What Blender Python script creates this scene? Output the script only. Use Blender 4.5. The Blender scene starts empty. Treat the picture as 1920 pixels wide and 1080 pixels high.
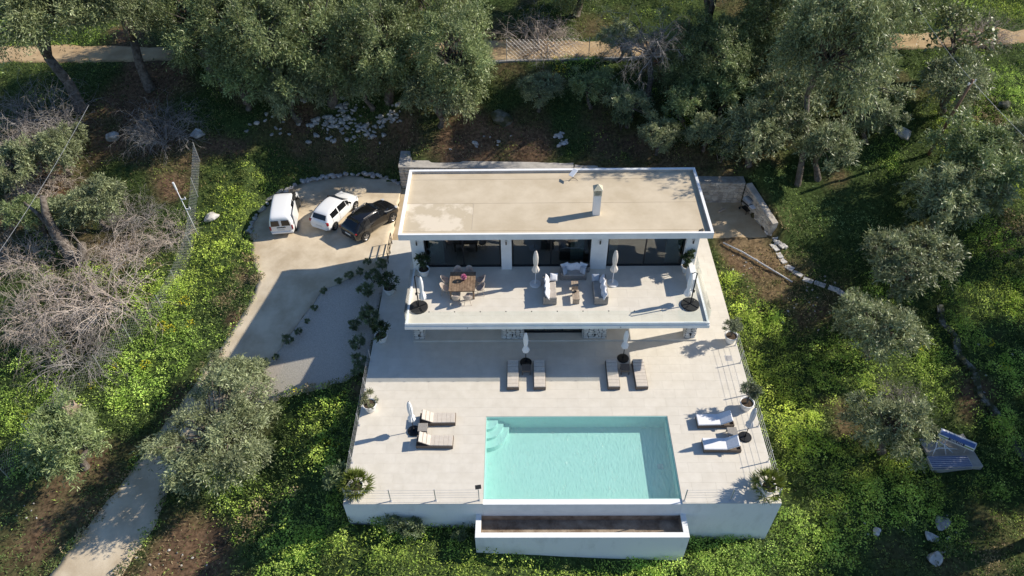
import bpy, bmesh, math, random
import numpy as np
from mathutils import Matrix, Vector
R = math.radians
S = bpy.context.scene
COL = S.collection
random.seed(7)

# ---------------------------------------------------------------- camera, sky, sun, exposure
cam_d = bpy.data.cameras.new('camera'); cam_d.sensor_width = 36.0; cam_d.lens = 25.766
cam_d.clip_start = .5; cam_d.clip_end = 600
cam_o = bpy.data.objects.new('camera', cam_d); COL.objects.link(cam_o)
_p, _y, _r = 0.777947, -0.018375, -0.018801          # pitch down, yaw, roll
_f = Vector((math.sin(_y) * math.cos(_p), math.cos(_y) * math.cos(_p), -math.sin(_p)))
_x = Vector((math.cos(_y), -math.sin(_y), 0)); _u = _x.cross(_f)
_x2 = _x * math.cos(_r) + _u * math.sin(_r); _u2 = _u * math.cos(_r) - _x * math.sin(_r)
_m = Matrix((_x2, _u2, -_f)).transposed().to_4x4(); _m.translation = (9.0582, -18.6011, 33.5458)
cam_o.matrix_world = _m
S.camera = cam_o

SUN_EL, SUN_AZ = R(35.0), R(14.0)                     # azimuth measured from +X towards +Y
W = bpy.data.worlds.new('World'); S.world = W; W.use_nodes = True
_n = W.node_tree.nodes; _bg = _n['Background']
_sky = _n.new('ShaderNodeTexSky'); _sky.sky_type = 'NISHITA'; _sky.sun_disc = False
_sky.sun_elevation = SUN_EL; _sky.sun_rotation = math.pi / 2 - SUN_AZ
_sky.altitude = 100; _sky.air_density = 1.0; _sky.dust_density = .25; _sky.ozone_density = 5.5
W.node_tree.links.new(_sky.outputs[0], _bg.inputs[0]); _bg.inputs[1].default_value = .105
sun_d = bpy.data.lights.new('sun', 'SUN'); sun_d.energy = 4.75; sun_d.angle = R(.53); sun_d.color = (1, .92, .79)
sun_o = bpy.data.objects.new('sun', sun_d); COL.objects.link(sun_o)
_sd = Vector((math.cos(SUN_EL) * math.cos(SUN_AZ), math.cos(SUN_EL) * math.sin(SUN_AZ), math.sin(SUN_EL)))
sun_o.rotation_euler = _sd.to_track_quat('Z', 'Y').to_euler(); sun_o.location = (60, 20, 60)
S.view_settings.view_transform = 'Standard'; S.view_settings.look = 'None'
S.view_settings.exposure = 0.45; S.view_settings.gamma = 1.0; S.view_settings.use_curve_mapping = False
S.render.engine = 'CYCLES'


# ---------------------------------------------------------------- materials
def mat(name, col, col2=None, scale=4., rough=.7, bump=0., bscale=None, metal=0., spec=.4, coord='Object', detail=4., attr=None, rand=0., coat=0., contrast=None, stretch=None):
    m = bpy.data.materials.new(name); m.use_nodes = True
    nt = m.node_tree; N = nt.nodes; Lk = nt.links.new; b = N['Principled BSDF']
    b.inputs['Roughness'].default_value = rough; b.inputs['Metallic'].default_value = metal
    b.inputs['Specular IOR Level'].default_value = spec
    if coat: b.inputs['Coat Weight'].default_value = coat; b.inputs['Coat Roughness'].default_value = .04
    c4 = lambda c: (c[0], c[1], c[2], 1)
    if coord == 'World':
        g = N.new('ShaderNodeNewGeometry'); vec = g.outputs['Position']
    else:
        g = N.new('ShaderNodeTexCoord'); vec = g.outputs['Object']
    if stretch:
        sm = N.new('ShaderNodeMapping'); sm.inputs['Scale'].default_value = stretch; Lk(vec, sm.inputs[0]); vec = sm.outputs[0]
    out = None
    if attr:
        a = N.new('ShaderNodeAttribute'); a.attribute_name = attr; out = a.outputs['Color']
    if col2 is not None:
        t = N.new('ShaderNodeTexNoise'); t.inputs['Scale'].default_value = scale; t.inputs['Detail'].default_value = detail
        t.inputs['Roughness'].default_value = .62
        Lk(vec, t.inputs['Vector'])
        r = N.new('ShaderNodeValToRGB'); lo, hi = contrast or (.36, .64)
        r.color_ramp.elements[0].position = lo; r.color_ramp.elements[1].position = hi
        r.color_ramp.elements[0].color = c4(col); r.color_ramp.elements[1].color = c4(col2)
        Lk(t.outputs['Fac'], r.inputs['Fac'])
        if out is None: out = r.outputs['Color']
        else:
            x = N.new('ShaderNodeMix'); x.data_type = 'RGBA'; x.blend_type = 'MULTIPLY'; x.inputs[0].default_value = 1
            Lk(out, x.inputs[6]); Lk(r.outputs['Color'], x.inputs[7]); out = x.outputs[2]
    if rand:
        oi = N.new('ShaderNodeObjectInfo'); mp = N.new('ShaderNodeMapRange')
        mp.inputs[3].default_value = 1 - rand; mp.inputs[4].default_value = 1 + rand
        Lk(oi.outputs['Random'], mp.inputs[0])
        x = N.new('ShaderNodeMix'); x.data_type = 'RGBA'; x.blend_type = 'MULTIPLY'; x.inputs[0].default_value = 1
        if out is None: x.inputs[6].default_value = c4(col)
        else: Lk(out, x.inputs[6])
        Lk(mp.outputs[0], x.inputs[7]); out = x.outputs[2]
    if out is None: b.inputs['Base Color'].default_value = c4(col)
    else: Lk(out, b.inputs['Base Color'])
    if bump:
        t = N.new('ShaderNodeTexNoise'); t.inputs['Scale'].default_value = bscale or scale * 4; t.inputs['Detail'].default_value = 5
        Lk(vec, t.inputs['Vector'])
        bp = N.new('ShaderNodeBump'); bp.inputs['Strength'].default_value = bump; bp.inputs['Distance'].default_value = .03
        Lk(t.outputs['Fac'], bp.inputs['Height']); Lk(bp.outputs['Normal'], b.inputs['Normal'])
    return m

def leaf_mat(name, transl=.3, gain=1., rough=.45, spec=.5):
    m = bpy.data.materials.new(name); m.use_nodes = True
    nt = m.node_tree; N = nt.nodes; Lk = nt.links.new; N.remove(N['Principled BSDF'])
    a = N.new('ShaderNodeAttribute'); a.attribute_name = 'col'
    oi = N.new('ShaderNodeObjectInfo'); mp = N.new('ShaderNodeMapRange'); mp.inputs[3].default_value = .88 * gain; mp.inputs[4].default_value = 1.14 * gain
    Lk(oi.outputs['Random'], mp.inputs[0])
    x = N.new('ShaderNodeMix'); x.data_type = 'RGBA'; x.blend_type = 'MULTIPLY'; x.inputs[0].default_value = 1
    Lk(a.outputs['Color'], x.inputs[6]); Lk(mp.outputs[0], x.inputs[7])
    d = N.new('ShaderNodeBsdfPrincipled'); d.inputs['Roughness'].default_value = rough; d.inputs['Specular IOR Level'].default_value = spec
    t = N.new('ShaderNodeBsdfTranslucent'); mx = N.new('ShaderNodeMixShader'); mx.inputs[0].default_value = transl
    Lk(x.outputs[2], d.inputs['Base Color']); Lk(x.outputs[2], t.inputs['Color'])
    Lk(d.outputs[0], mx.inputs[1]); Lk(t.outputs[0], mx.inputs[2]); Lk(mx.outputs[0], N['Material Output'].inputs['Surface'])
    return m

def schlick(nt, f0, normal=None):
    """reflectance f0 + (1 - f0)(1 - |cos|)^5, the same from both sides of the sheet"""
    N = nt.nodes; Lk = nt.links.new
    g = N.new('ShaderNodeNewGeometry'); d = N.new('ShaderNodeVectorMath'); d.operation = 'DOT_PRODUCT'
    Lk(g.outputs['Incoming'], d.inputs[0]); Lk(normal or g.outputs['Normal'], d.inputs[1])
    def mth(op, a, b=None):
        m = N.new('ShaderNodeMath'); m.operation = op; m.use_clamp = False
        for i, q in enumerate((a, b)):
            if q is None: continue
            if isinstance(q, (int, float)): m.inputs[i].default_value = q
            else: Lk(q, m.inputs[i])
        return m.outputs[0]
    c = mth('ABSOLUTE', d.outputs['Value']); k = mth('POWER', mth('MAXIMUM', mth('SUBTRACT', 1., c), 0.), 5.)
    return mth('ADD', mth('MULTIPLY', k, 1 - f0), f0)

def glass_mat(name, tint=(.75, .85, .82), refl=.12, rough=.0, ior=1.5):
    m = bpy.data.materials.new(name); m.use_nodes = True
    nt = m.node_tree; N = nt.nodes; Lk = nt.links.new; N.remove(N['Principled BSDF'])
    t = N.new('ShaderNodeBsdfTransparent'); t.inputs[0].default_value = (*tint, 1)
    g = N.new('ShaderNodeBsdfGlossy'); g.inputs['Roughness'].default_value = rough
    f0 = ((ior - 1) / (ior + 1)) ** 2
    fo = schlick(nt, f0 + refl)
    mx = N.new('ShaderNodeMixShader'); Lk(fo, mx.inputs[0])
    Lk(t.outputs[0], mx.inputs[1]); Lk(g.outputs[0], mx.inputs[2]); Lk(mx.outputs[0], N['Material Output'].inputs['Surface'])
    return m

# ---------------------------------------------------------------- mesh building
def rotz(a):
    c, s = math.cos(a), math.sin(a)
    return np.array([[c, -s, 0], [s, c, 0], [0, 0, 1.]])
def roty(a):
    c, s = math.cos(a), math.sin(a)
    return np.array([[c, 0, s], [0, 1, 0], [-s, 0, c]])
def rotx(a):
    c, s = math.cos(a), math.sin(a)
    return np.array([[1, 0, 0], [0, c, -s], [0, s, c]])

class MB:
    def __init__(s, off=(0, 0, 0)):
        s.v = []; s.f = []; s.off = np.array(off, float)
    def add(s, vs, fs):
        n = len(s.v)
        s.v.extend([tuple(np.asarray(p, float) - s.off) for p in vs]); s.f.extend([tuple(i + n for i in f) for f in fs]); return s
    def box(s, c, d, rot=None):
        """centre, full size"""
        P = np.array([(x, y, z) for z in (-.5, .5) for y in (-.5, .5) for x in (-.5, .5)]) * np.array(d, float)
        if rot is not None: P = P @ np.asarray(rot).T
        return s.add(P + np.array(c, float), [(0, 2, 3, 1), (4, 5, 7, 6), (0, 1, 5, 4), (2, 6, 7, 3), (0, 4, 6, 2), (1, 3, 7, 5)])
    def bx(s, x0, x1, y0, y1, z0, z1):
        return s.box(((x0 + x1) / 2, (y0 + y1) / 2, (z0 + z1) / 2), (x1 - x0, y1 - y0, z1 - z0))
    def tube(s, pts, rad, n=8, cap=True):
        pts = [np.array(p, float) for p in pts]
        if not hasattr(rad, '__len__'): rad = [rad] * len(pts)
        vs = []; fs = []; ref = np.array([0, 0, 1.])
        for i, p in enumerate(pts):
            d = pts[min(i + 1, len(pts) - 1)] - pts[max(i - 1, 0)]; d = d / (np.linalg.norm(d) + 1e-9)
            a = np.cross(d, ref)
            if np.linalg.norm(a) < .05: a = np.cross(d, (1, 0, 0))
            a = a / np.linalg.norm(a); b = np.cross(a, d)
            for k in range(n):
                t = 2 * math.pi * k / n; vs.append(p + rad[i] * (a * math.cos(t) + b * math.sin(t)))
        for i in range(len(pts) - 1):
            for k in range(n):
                fs.append((i * n + k, i * n + (k + 1) % n, (i + 1) * n + (k + 1) % n, (i + 1) * n + k))
        if cap:
            fs.append(tuple(range(n - 1, -1, -1))); fs.append(tuple((len(pts) - 1) * n + k for k in range(n)))
        return s.add(vs, fs)
    def lathe(s, prof, n=20, c=(0, 0, 0), pleat=0, k=8, cap=True):
        """prof: [(r, z)]"""
        vs = []; fs = []
        for r, z in prof:
            for i in range(n):
                t = 2 * math.pi * i / n; rr = r * (1 + pleat * math.cos(k * t))
                vs.append((c[0] + rr * math.cos(t), c[1] + rr * math.sin(t), c[2] + z))
        for j in range(len(prof) - 1):
            for i in range(n):
                fs.append((j * n + i, j * n + (i + 1) % n, (j + 1) * n + (i + 1) % n, (j + 1) * n + i))
        if cap:
            fs.append(tuple(range(n - 1, -1, -1))); fs.append(tuple((len(prof) - 1) * n + i for i in range(n)))
        return s.add(vs, fs)
    def prism(s, poly, z0, z1):
        n = len(poly)
        vs = [(x, y, z0) for x, y in poly] + [(x, y, z1) for x, y in poly]
        fs = [tuple(range(n - 1, -1, -1)), tuple(range(n, 2 * n))] + [(i, (i + 1) % n, n + (i + 1) % n, n + i) for i in range(n)]
        return s.add(vs, fs)
    def build(s, name, m=None, parent=None, smooth=False, bevel=0, seg=2, sub=0):
        me = bpy.data.meshes.new(name); me.from_pydata(s.v, [], s.f); me.update()
        return link_mesh(name, me, m, parent, smooth, bevel, seg, sub)

def link_mesh(name, me, m=None, parent=None, smooth=False, bevel=0, seg=2, sub=0):
    o = bpy.data.objects.new(name, me); COL.objects.link(o)
    if m and not me.materials: me.materials.append(m)
    if parent is not None: o.parent = parent
    if smooth: me.polygons.foreach_set('use_smooth', [True] * len(me.polygons))
    if bevel:
        b = o.modifiers.new('bevel', 'BEVEL'); b.width = bevel; b.segments = seg; b.limit_method = 'ANGLE'; b.angle_limit = R(40)
    if sub:
        b = o.modifiers.new('subsurf', 'SUBSURF'); b.levels = sub; b.render_levels = sub
    return o

def tag(o, label=None, cat=None, group=None, kind=None):
    if label: o['label'] = label
    if cat: o['category'] = cat
    if group: o['group'] = group
    if kind: o['kind'] = kind
    return o

def thing(name, label, cat, loc=(0, 0, 0), rz=0., group=None, scale=1.):
    o = bpy.data.objects.new(name, None); COL.objects.link(o); o.empty_display_size = .2
    o.location = loc; o.rotation_euler = (0, 0, rz); o.scale = scale if hasattr(scale, '__len__') else (scale,) * 3
    return tag(o, label, cat, group)

def copy_tree(o, parent=None):
    c = o.copy(); COL.objects.link(c)
    if parent is not None:
        c.parent = parent; c.matrix_parent_inverse = o.matrix_parent_inverse.copy()
    for ch in o.children: copy_tree(ch, c)
    return c

def place(proto, used, loc, rz, label, group=None, scale=None):
    """the first call moves the prototype itself, later calls copy it"""
    o = proto if not used.get(proto.name) else copy_tree(proto)
    used[proto.name] = 1
    o.location = loc; o.rotation_euler = (0, 0, rz); o['label'] = label
    if group: o['group'] = group
    if scale: o.scale = scale if hasattr(scale, '__len__') else (scale,) * 3
    return o
USED = {}

def np_mesh(name, V, F, cols=None):
    """V (n,3), F (m,k) same-size faces, optional per-vertex colour (n,3)"""
    me = bpy.data.meshes.new(name); k = F.shape[1]
    me.vertices.add(len(V)); me.vertices.foreach_set('co', np.ascontiguousarray(V, np.float32).ravel())
    me.loops.add(F.size); me.loops.foreach_set('vertex_index', np.ascontiguousarray(F, np.int32).ravel())
    me.polygons.add(len(F)); me.polygons.foreach_set('loop_start', np.arange(0, F.size, k, dtype=np.int32))
    try: me.polygons.foreach_set('loop_total', np.full(len(F), k, np.int32))
    except Exception: pass
    if cols is not None:
        a = me.attributes.new('col', 'FLOAT_COLOR', 'POINT')
        a.data.foreach_set('color', np.ascontiguousarray(np.hstack([cols, np.ones((len(cols), 1))]), np.float32).ravel())
    me.update(calc_edges=True); me.validate()
    return me

def unit(a): return a / (np.linalg.norm(a, axis=-1, keepdims=True) + 1e-9)

def leaves(name, P, D, L, Wd, cols, rng, up=.3, nrm=None):
    """n rhombic leaves starting at P, pointing along D"""
    n = len(P); D = unit(D); q = unit(rng.normal(size=(n, 3)) * (1 if nrm is None else .55) + np.array([0, 0, up]) + (0 if nrm is None else nrm))
    side = unit(np.cross(D, q))
    L = np.broadcast_to(np.asarray(L, float), (n,))[:, None]; Wd = np.broadcast_to(np.asarray(Wd, float), (n,))[:, None]
    V = np.empty((n, 4, 3)); V[:, 0] = P; V[:, 1] = P + D * L * .45 + side * Wd * .5; V[:, 2] = P + D * L; V[:, 3] = P + D * L * .45 - side * Wd * .5
    F = np.arange(4 * n).reshape(n, 4)
    return np_mesh(name, V.reshape(-1, 3), F, np.repeat(cols, 4, axis=0))

def in_poly(x, y, poly):
    r = np.zeros(np.shape(x), bool); n = len(poly)
    for i in range(n):
        x0, y0 = poly[i][:2]; x1, y1 = poly[(i + 1) % n][:2]
        if y0 == y1: continue
        c = ((y0 > y) != (y1 > y)) & (x < (x1 - x0) * (y - y0) / (y1 - y0) + x0)
        r ^= c
    return r

def resample(pts, n):
    p = np.array(pts, float); d = np.r_[0, np.cumsum(np.linalg.norm(np.diff(p[:, :2], axis=0), axis=1))]
    t = np.linspace(0, d[-1], n); return np.stack([np.interp(t, d, p[:, k]) for k in range(p.shape[1])], 1)


# ---------------------------------------------------------------- terrain
def _hash(ix, iy, s):
    h = (ix.astype(np.int64) * 374761393 + iy.astype(np.int64) * 668265263 + s * 974711) & 0xffffffff
    h = ((h ^ (h >> 13)) * 1274126177) & 0xffffffff
    h = h ^ (h >> 16)
    return (h & 0xffff) / 65535.0

def vnoise(x, y, s=0):
    x = np.asarray(x, float); y = np.asarray(y, float)
    ix = np.floor(x); iy = np.floor(y); fx = x - ix; fy = y - iy
    ix = ix.astype(np.int64); iy = iy.astype(np.int64)
    fx = fx * fx * (3 - 2 * fx); fy = fy * fy * (3 - 2 * fy)
    a = _hash(ix, iy, s); b = _hash(ix + 1, iy, s); c = _hash(ix, iy + 1, s); d = _hash(ix + 1, iy + 1, s)
    return (a * (1 - fx) + b * fx) * (1 - fy) + (c * (1 - fx) + d * fx) * fy

def fbm(x, y, s=0, o=3):
    t = 0; a = .5; n = 0
    for k in range(o):
        t = t + a * vnoise(np.asarray(x) * 2 ** k, np.asarray(y) * 2 ** k, s + 17 * k); n += a; a *= .5
    return t / n

def base_z(x, y):
    """smooth height of the hillside"""
    x = np.asarray(x, float); y = np.asarray(y, float)
    yw = np.interp(x, [-14, -11, -10.2, -8, -4.5, -.2, .1, 13, 22, 25.5, 26.65, 28.0], [20, 21, 23.6, 27.1, 28.1, 27.1, 26.8, 26.3, 24.7, 24.7, 20.3, 20])
    z0 = np.interp(x, [-1, .3, .5, 22, 25.5, 26.65, 28.2], [.15, .15, 1.75, 1.75, 1.6, 1.1, .15])
    up = z0 + (y - yw) * (5.4 - z0) / (35.2 - yw)
    back = np.where(y < yw, 0, np.where(y < 35.2, up, np.interp(y, [35.2, 39.5, 50, 80, 120], [5.4, 5.7, 8.2, 18, 34])))
    L = np.interp(y, [-20, -10, -2, 5, 9, 13, 17, 20], [-8, -6.4, -5.1, -3.75, -2.7, -1.45, -.35, 0])
    M = np.interp(y, [-20, -10, -2, 0, 8, 12, 18, 20], [-7, -4.4, -2.3, -1.8, -.8, -.4, -.05, 0])
    R = np.interp(y, [-20, -8, 0, 8, 16, 20], [-8, -5.4, -3.8, -2.3, -.8, -.15])
    wm = np.clip((x + 8.5) / 8.5, 0, 1); wr = np.clip(x / 22, 0, 1)
    front = L * (1 - wm) + M * wm * (1 - wr) + R * wr * wm
    far = np.clip((x - 24) / 20, 0, 2) * .5
    return np.where(y > 20, back, front - np.where(y > 20, 0, far * np.clip((18 - y) / 10, 0, 1)))

# ---------------------------------------------------------------- site plan (metres; x right, y away from the pool front, deck top = 0)
DRIVE_L = [(-0.19, 26.85), (-1.28, 27.35), (-2.34, 27.6), (-3.41, 27.86), (-4.46, 27.94), (-6.26, 27.6), (-7.99, 26.95), (-9.35, 25.06), (-10.31, 23.27), (-10.22, 21.0), (-9.63, 18.88), (-8.54, 16.78), (-8.86, 15.2), (-9.54, 13.3), (-10.4, 11.52), (-11.58, 9.14), (-12.77, 6.64), (-14.41, 3.01), (-16.43, -1.18), (-17.69, -3.81)]
DRIVE_R = [(.0, 26.3), (.0, 23.3), (0.0, 20.21), (0.03, 17.9), (-1.27, 17.29), (-2.94, 16.34), (-4.1, 15.74), (-4.76, 14.32), (-5.68, 12.51), (-6.78, 10.76), (-7.56, 9.83), (-9.36, 7.29), (-11.16, 4.1), (-11.59, 1.22), (-12.5, -1.18), (-13.06, -3.81)]
GRAVEL_L = [(-1.27, 17.29), (-2.94, 16.34), (-4.1, 15.74), (-4.76, 14.32), (-5.68, 12.51), (-6.78, 10.76), (-7.56, 9.83), (-8.16, 8.73)]
GRAVEL_R = [(0.12, 18.37), (0.02, 16.18), (-0.13, 14.8), (-0.1, 12.13), (-0.2, 10.55), (-0.28, 9.4), (-1.75, 8.48), (-4.44, 8.37), (-7.23, 7.67)]
ROAD_N = [(-45.52, 38.85), (-34.18, 38.64), (-25.25, 38.63), (-18.82, 38.01), (-7.44, 38.38), (7.95, 38.65), (18.0, 38.3), (27.53, 38.1), (40.92, 39.34), (50.71, 39.87), (63.2, 40.46)]
ROAD_S = [(-44.04, 36.37), (-33.01, 36.17), (-24.27, 36.03), (-18.33, 36.39), (-7.07, 36.34), (7.97, 35.82), (17.78, 36.13), (27.11, 36.1), (40.06, 36.9), (49.67, 37.51), (61.91, 38.09)]
SLABS = [(26.52, 19.43), (26.71, 18.86), (26.82, 18.46), (27.17, 17.9), (27.66, 17.37), (28.22, 16.8), (28.89, 16.4), (29.65, 15.92), (30.17, 15.47), (30.57, 14.99)]
FENCE = [(-15.15, 30.71), (-14.98, 28.45), (-14.79, 26.68), (-14.24, 23.56), (-13.78, 19.41), (-13.89, 16.22), (-14.3, 14.27), (-15.88, 12.25), (-17.24, 10.34), (-18.82, 8.32), (-20.01, 6.03), (-20.77, 3.81)]
TREES = [
('old', 0, -24.91, 31.26, 4.04, 1.295, 'tall olive with a dark leaning trunk beside the dirt track at far left'),
('old', 1, -19.95, 33.1, 4.67, 1.149, 'tall olive whose pale forked trunk stands on the dirt track verge'),
('full', 1, -15.42, 34.77, 5.25, 1.09, 'broad olive crown hanging over the dirt track right of the forked trunk'),
('full', 0, -10.45, 32.34, 4.19, 1.267, 'dark dense tree standing upslope of the parking area'),
('full', 1, -5.75, 32.69, 3.63, 1.251, 'dark tree behind the rock pile, leftmost of two above it'),
('full', 2, -1.23, 32.65, 3.7, 1.173, 'dark tree behind the rock pile, rightmost of two above it'),
('full', 0, 4.01, 31.38, 3.77, 1.191, 'tall sunlit tree left of the wire fence on the dirt track'),
('full', 2, -8.04, 38.46, 5.63, 1.352, 'tree cut by the top edge, straight above the parked van'),
('full', 1, 0.13, 39.0, 5.66, 1.265, 'tree cut by the top edge, straight above the black car'),
('full', 0, -13.72, 39.56, 5.72, 1.342, 'tree cut by the top edge above the broad olive crown'),
('olive', 0, 2.94, 29.99, 3.17, 1.178, 'low hanging olive branches in front of the sunlit tree by the wire fence'),
('olive', 1, -8.22, 31.14, 2.88, 1.166, 'shaded small tree at the left edge of the rock pile'),
('olive', 2, -2.55, 32.23, 3.34, 0.992, 'shaded small tree just above the rock pile'),
('olive', 3, -11.88, 31.18, 3.95, 1.015, 'shaded small tree between the tall trees and white boulder'),
('dead', 0, 18.72, 31.73, 4.12, 1.088, 'bare grey tree with fine leafless branches beside the dirt track'),
('olive', 1, 16.92, 35.67, 5.43, 0.766, 'round green shrub tree in front of the dirt track by the wire fence'),
('full', 2, 13.84, 42.0, 6.3, 0.987, 'dark tree cut by the top edge above the wire fence'),
('full', 0, 24.29, 31.96, 4.24, 0.948, 'greyish olive right of the bare grey tree'),
('full', 1, 27.69, 33.13, 4.72, 1.036, 'bright green topped tree over the dirt track above the greyish olive'),
('old', 3, 29.0, 24.4, 2.0, (1.3, 1.3, 1.72), 'large olive with a dark curved trunk in front of the dirt track'),
('full', 0, 30.81, 38.88, 5.66, 1.195, 'tree cut by the top edge above the large curved olive'),
('full', 1, 39.28, 39.02, 5.67, 1.05, 'dark tree cut by the top edge right of the large curved olive'),
('olive', 2, 33.33, 29.85, 3.55, 1.269, 'olive growing just below the large curved olive'),
('olive', 0, 28.47, 29.32, 3.37, 1.226, 'olive between the greyish olive and the ivy bank'),
('olive', 1, 25.62, 25.75, 2.08, 1.236, 'weeping olive above the stone retaining wall corner'),
('olive', 2, 30.5, 24.8, 1.81, 1.136, 'olive at the top of the ivy bank'),
('olive', 3, 24.14, 30.11, 3.59, 0.894, 'small olive upslope of the retaining wall'),
('fig', 0, 41.78, 34.09, 5.02, 1.079, 'sparse fig tree with large leaves over the dirt track'),
('olive', 0, 40.62, 29.98, 3.6, 1.111, 'olive behind the wooden utility pole'),
('olive', 3, 39.72, 22.77, 1.11, 1.405, 'bushy green tree right of the wooden utility pole, upper of two'),
('olive', 1, 37.38, 20.28, 0.25, 1.271, 'bushy green tree right of the ivy bank, lower of two'),
('olive', 2, 43.55, 25.22, 1.95, 0.917, 'pale olive cut by the right edge behind the overhead wire'),
('olive', 0, 33.29, 15.54, -0.94, 1.202, 'large olive uphill of the row of paving slabs'),
('olive', 0, 30.42, 10.82, -1.89, 1.042, 'round olive at the lower end of the row of paving slabs'),
('olive', 1, 29.66, 4.93, -3.02, 0.984, 'silvery olive left of the solar water tank'),
('grand', 0, -7.93, 4.99, -3.58, (0.961, 0.961, 0.817), 'huge olive whose crown covers the driveway bend left of the pool terrace'),
('olive', 1, -8.14, 8.84, -2.65, 0.766, 'smaller olive behind the huge one, beside the gravel bed'),
('olive', 3, -16.54, 4.49, -3.85, 1.068, 'olive left of the lower driveway below the tree stump'),
('olive', 0, -20.28, 21.3, 0.6, 0.945, 'olive growing through dry brush beside the overhead cable'),
('olive', 2, -26.49, 24.03, 1.54, 0.968, 'olive at the left edge among dry brush'),
('olive', 1, -23.94, 25.32, 1.99, 0.872, 'small olive between grey brush and the overhead cable'),
('olive', 3, -24.56, 20.71, 0.4, 0.761, 'small olive left of the gnarled trunk'),
('full', 2, 21.5, 32.51, 4.46, 0.829, 'dark tree just right of the bare grey tree'),
('olive', 3, 21.34, 29.35, 3.34, 0.829, 'leafy bush on the slope between the bare grey tree and patio wall'),
('olive', 1, 22.46, 26.9, 2.5, 0.702, 'leafy bush directly above the patio wall'),
('olive', 0, 19.05, 26.97, 2.39, 0.649, 'leafy bush behind the right part of the villa roof'),
('olive', 2, 17.09, 29.51, 3.24, 0.758, 'dark bush on the slope below the bare grey tree'),
('olive', 3, 14.43, 31.11, 3.77, 0.722, 'dark bush on the slope below the wire fence'),
('olive', 0, 10.43, 31.01, 3.66, 0.718, 'dark bush beside the mossy boulder'),
('olive', 2, 34.54, 27.73, 2.82, 0.841, 'bush between the large curved olive and utility pole'),
('old', 0, 22.6, 34.3, 5.0, (1.15, 1.15, 1.3), 'tall tree rising past the top edge behind the bare grey tree'),
('old', 1, 27.5, 34.6, 5.1, (1.1, 1.1, 1.25), 'tall tree rising past the top edge behind the greyish olive'),
('old', 0, 50.33, 13.84, -1.48, 1.199, 'tall tree outside the right edge of the picture, level with the large olive'),
('old', 1, 46.37, 7.25, -3.0, 1.097, 'tall tree outside the right edge of the picture, level with the round olive'),
('old', 2, 39.95, 3.68, -3.51, 1.128, 'tall tree outside the right edge of the picture, level with the solar tank'),
('old', 0, 38.4, 0.79, -4.01, 1.087, 'tall tree outside the right edge of the picture, just below the solar tank'),
('old', 1, 37.3, -1.49, -4.43, 0.802, 'tall tree outside the right edge of the picture, lowest of the six'),
('old', 2, 49.34, 20.53, 0.33, 1.247, 'tall tree outside the right edge of the picture, uppermost of the six'),
('twig', 0, -27.39, 29.95, 3.58, 1.654, 'grey twiggy brush heap at the left edge below the dirt track'),
('twig', 1, -27.33, 27.41, 2.71, 1.43, 'grey brush below the uppermost brush heap at left'),
('twig', 2, -25.43, 24.29, 1.63, 1.009, 'reddish dry brush left of the gnarled trunk'),
('twig', 0, -18.71, 21.96, 0.83, 0.936, 'dry brush right of the gnarled trunk'),
('twig', 1, -18.8, 15.61, -0.73, 1.671, 'large heap of bleached dry branches left of the mesh fence'),
('twig', 2, -21.85, 14.26, -1.1, 1.303, 'bleached branches at the left edge beside the cable'),
('twig', 0, -19.2, 11.87, -1.8, 1.325, 'fallen dry branches above the tree stump'),
('twig', 1, -17.98, 19.08, -0.11, 0.907, 'grey brush heap above the bleached branches'),
('twig', 2, -15.63, 20.61, 0.36, 0.821, 'thin grey brush next to the white antenna mast'),
('twig', 0, -17.76, 29.15, 3.31, 1.26, 'dark brush heap in the shade between two boulders'),
('twig', 1, 10.56, 38.34, 5.62, 1.37, 'brown thicket behind the wire fence of the dirt track'),
('twig', 2, 46.45, 38.28, 5.61, 1.064, 'pale dry bush above the track in the top right corner'),
('twig', 0, 31.45, 7.82, -2.52, 0.648, 'grey bare twigs in the top of the silvery olive'),
('twig', 2, -25.27, 18.73, -0.15, 1.051, 'dry reddish brush at the left edge, below the small olive')]
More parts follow.
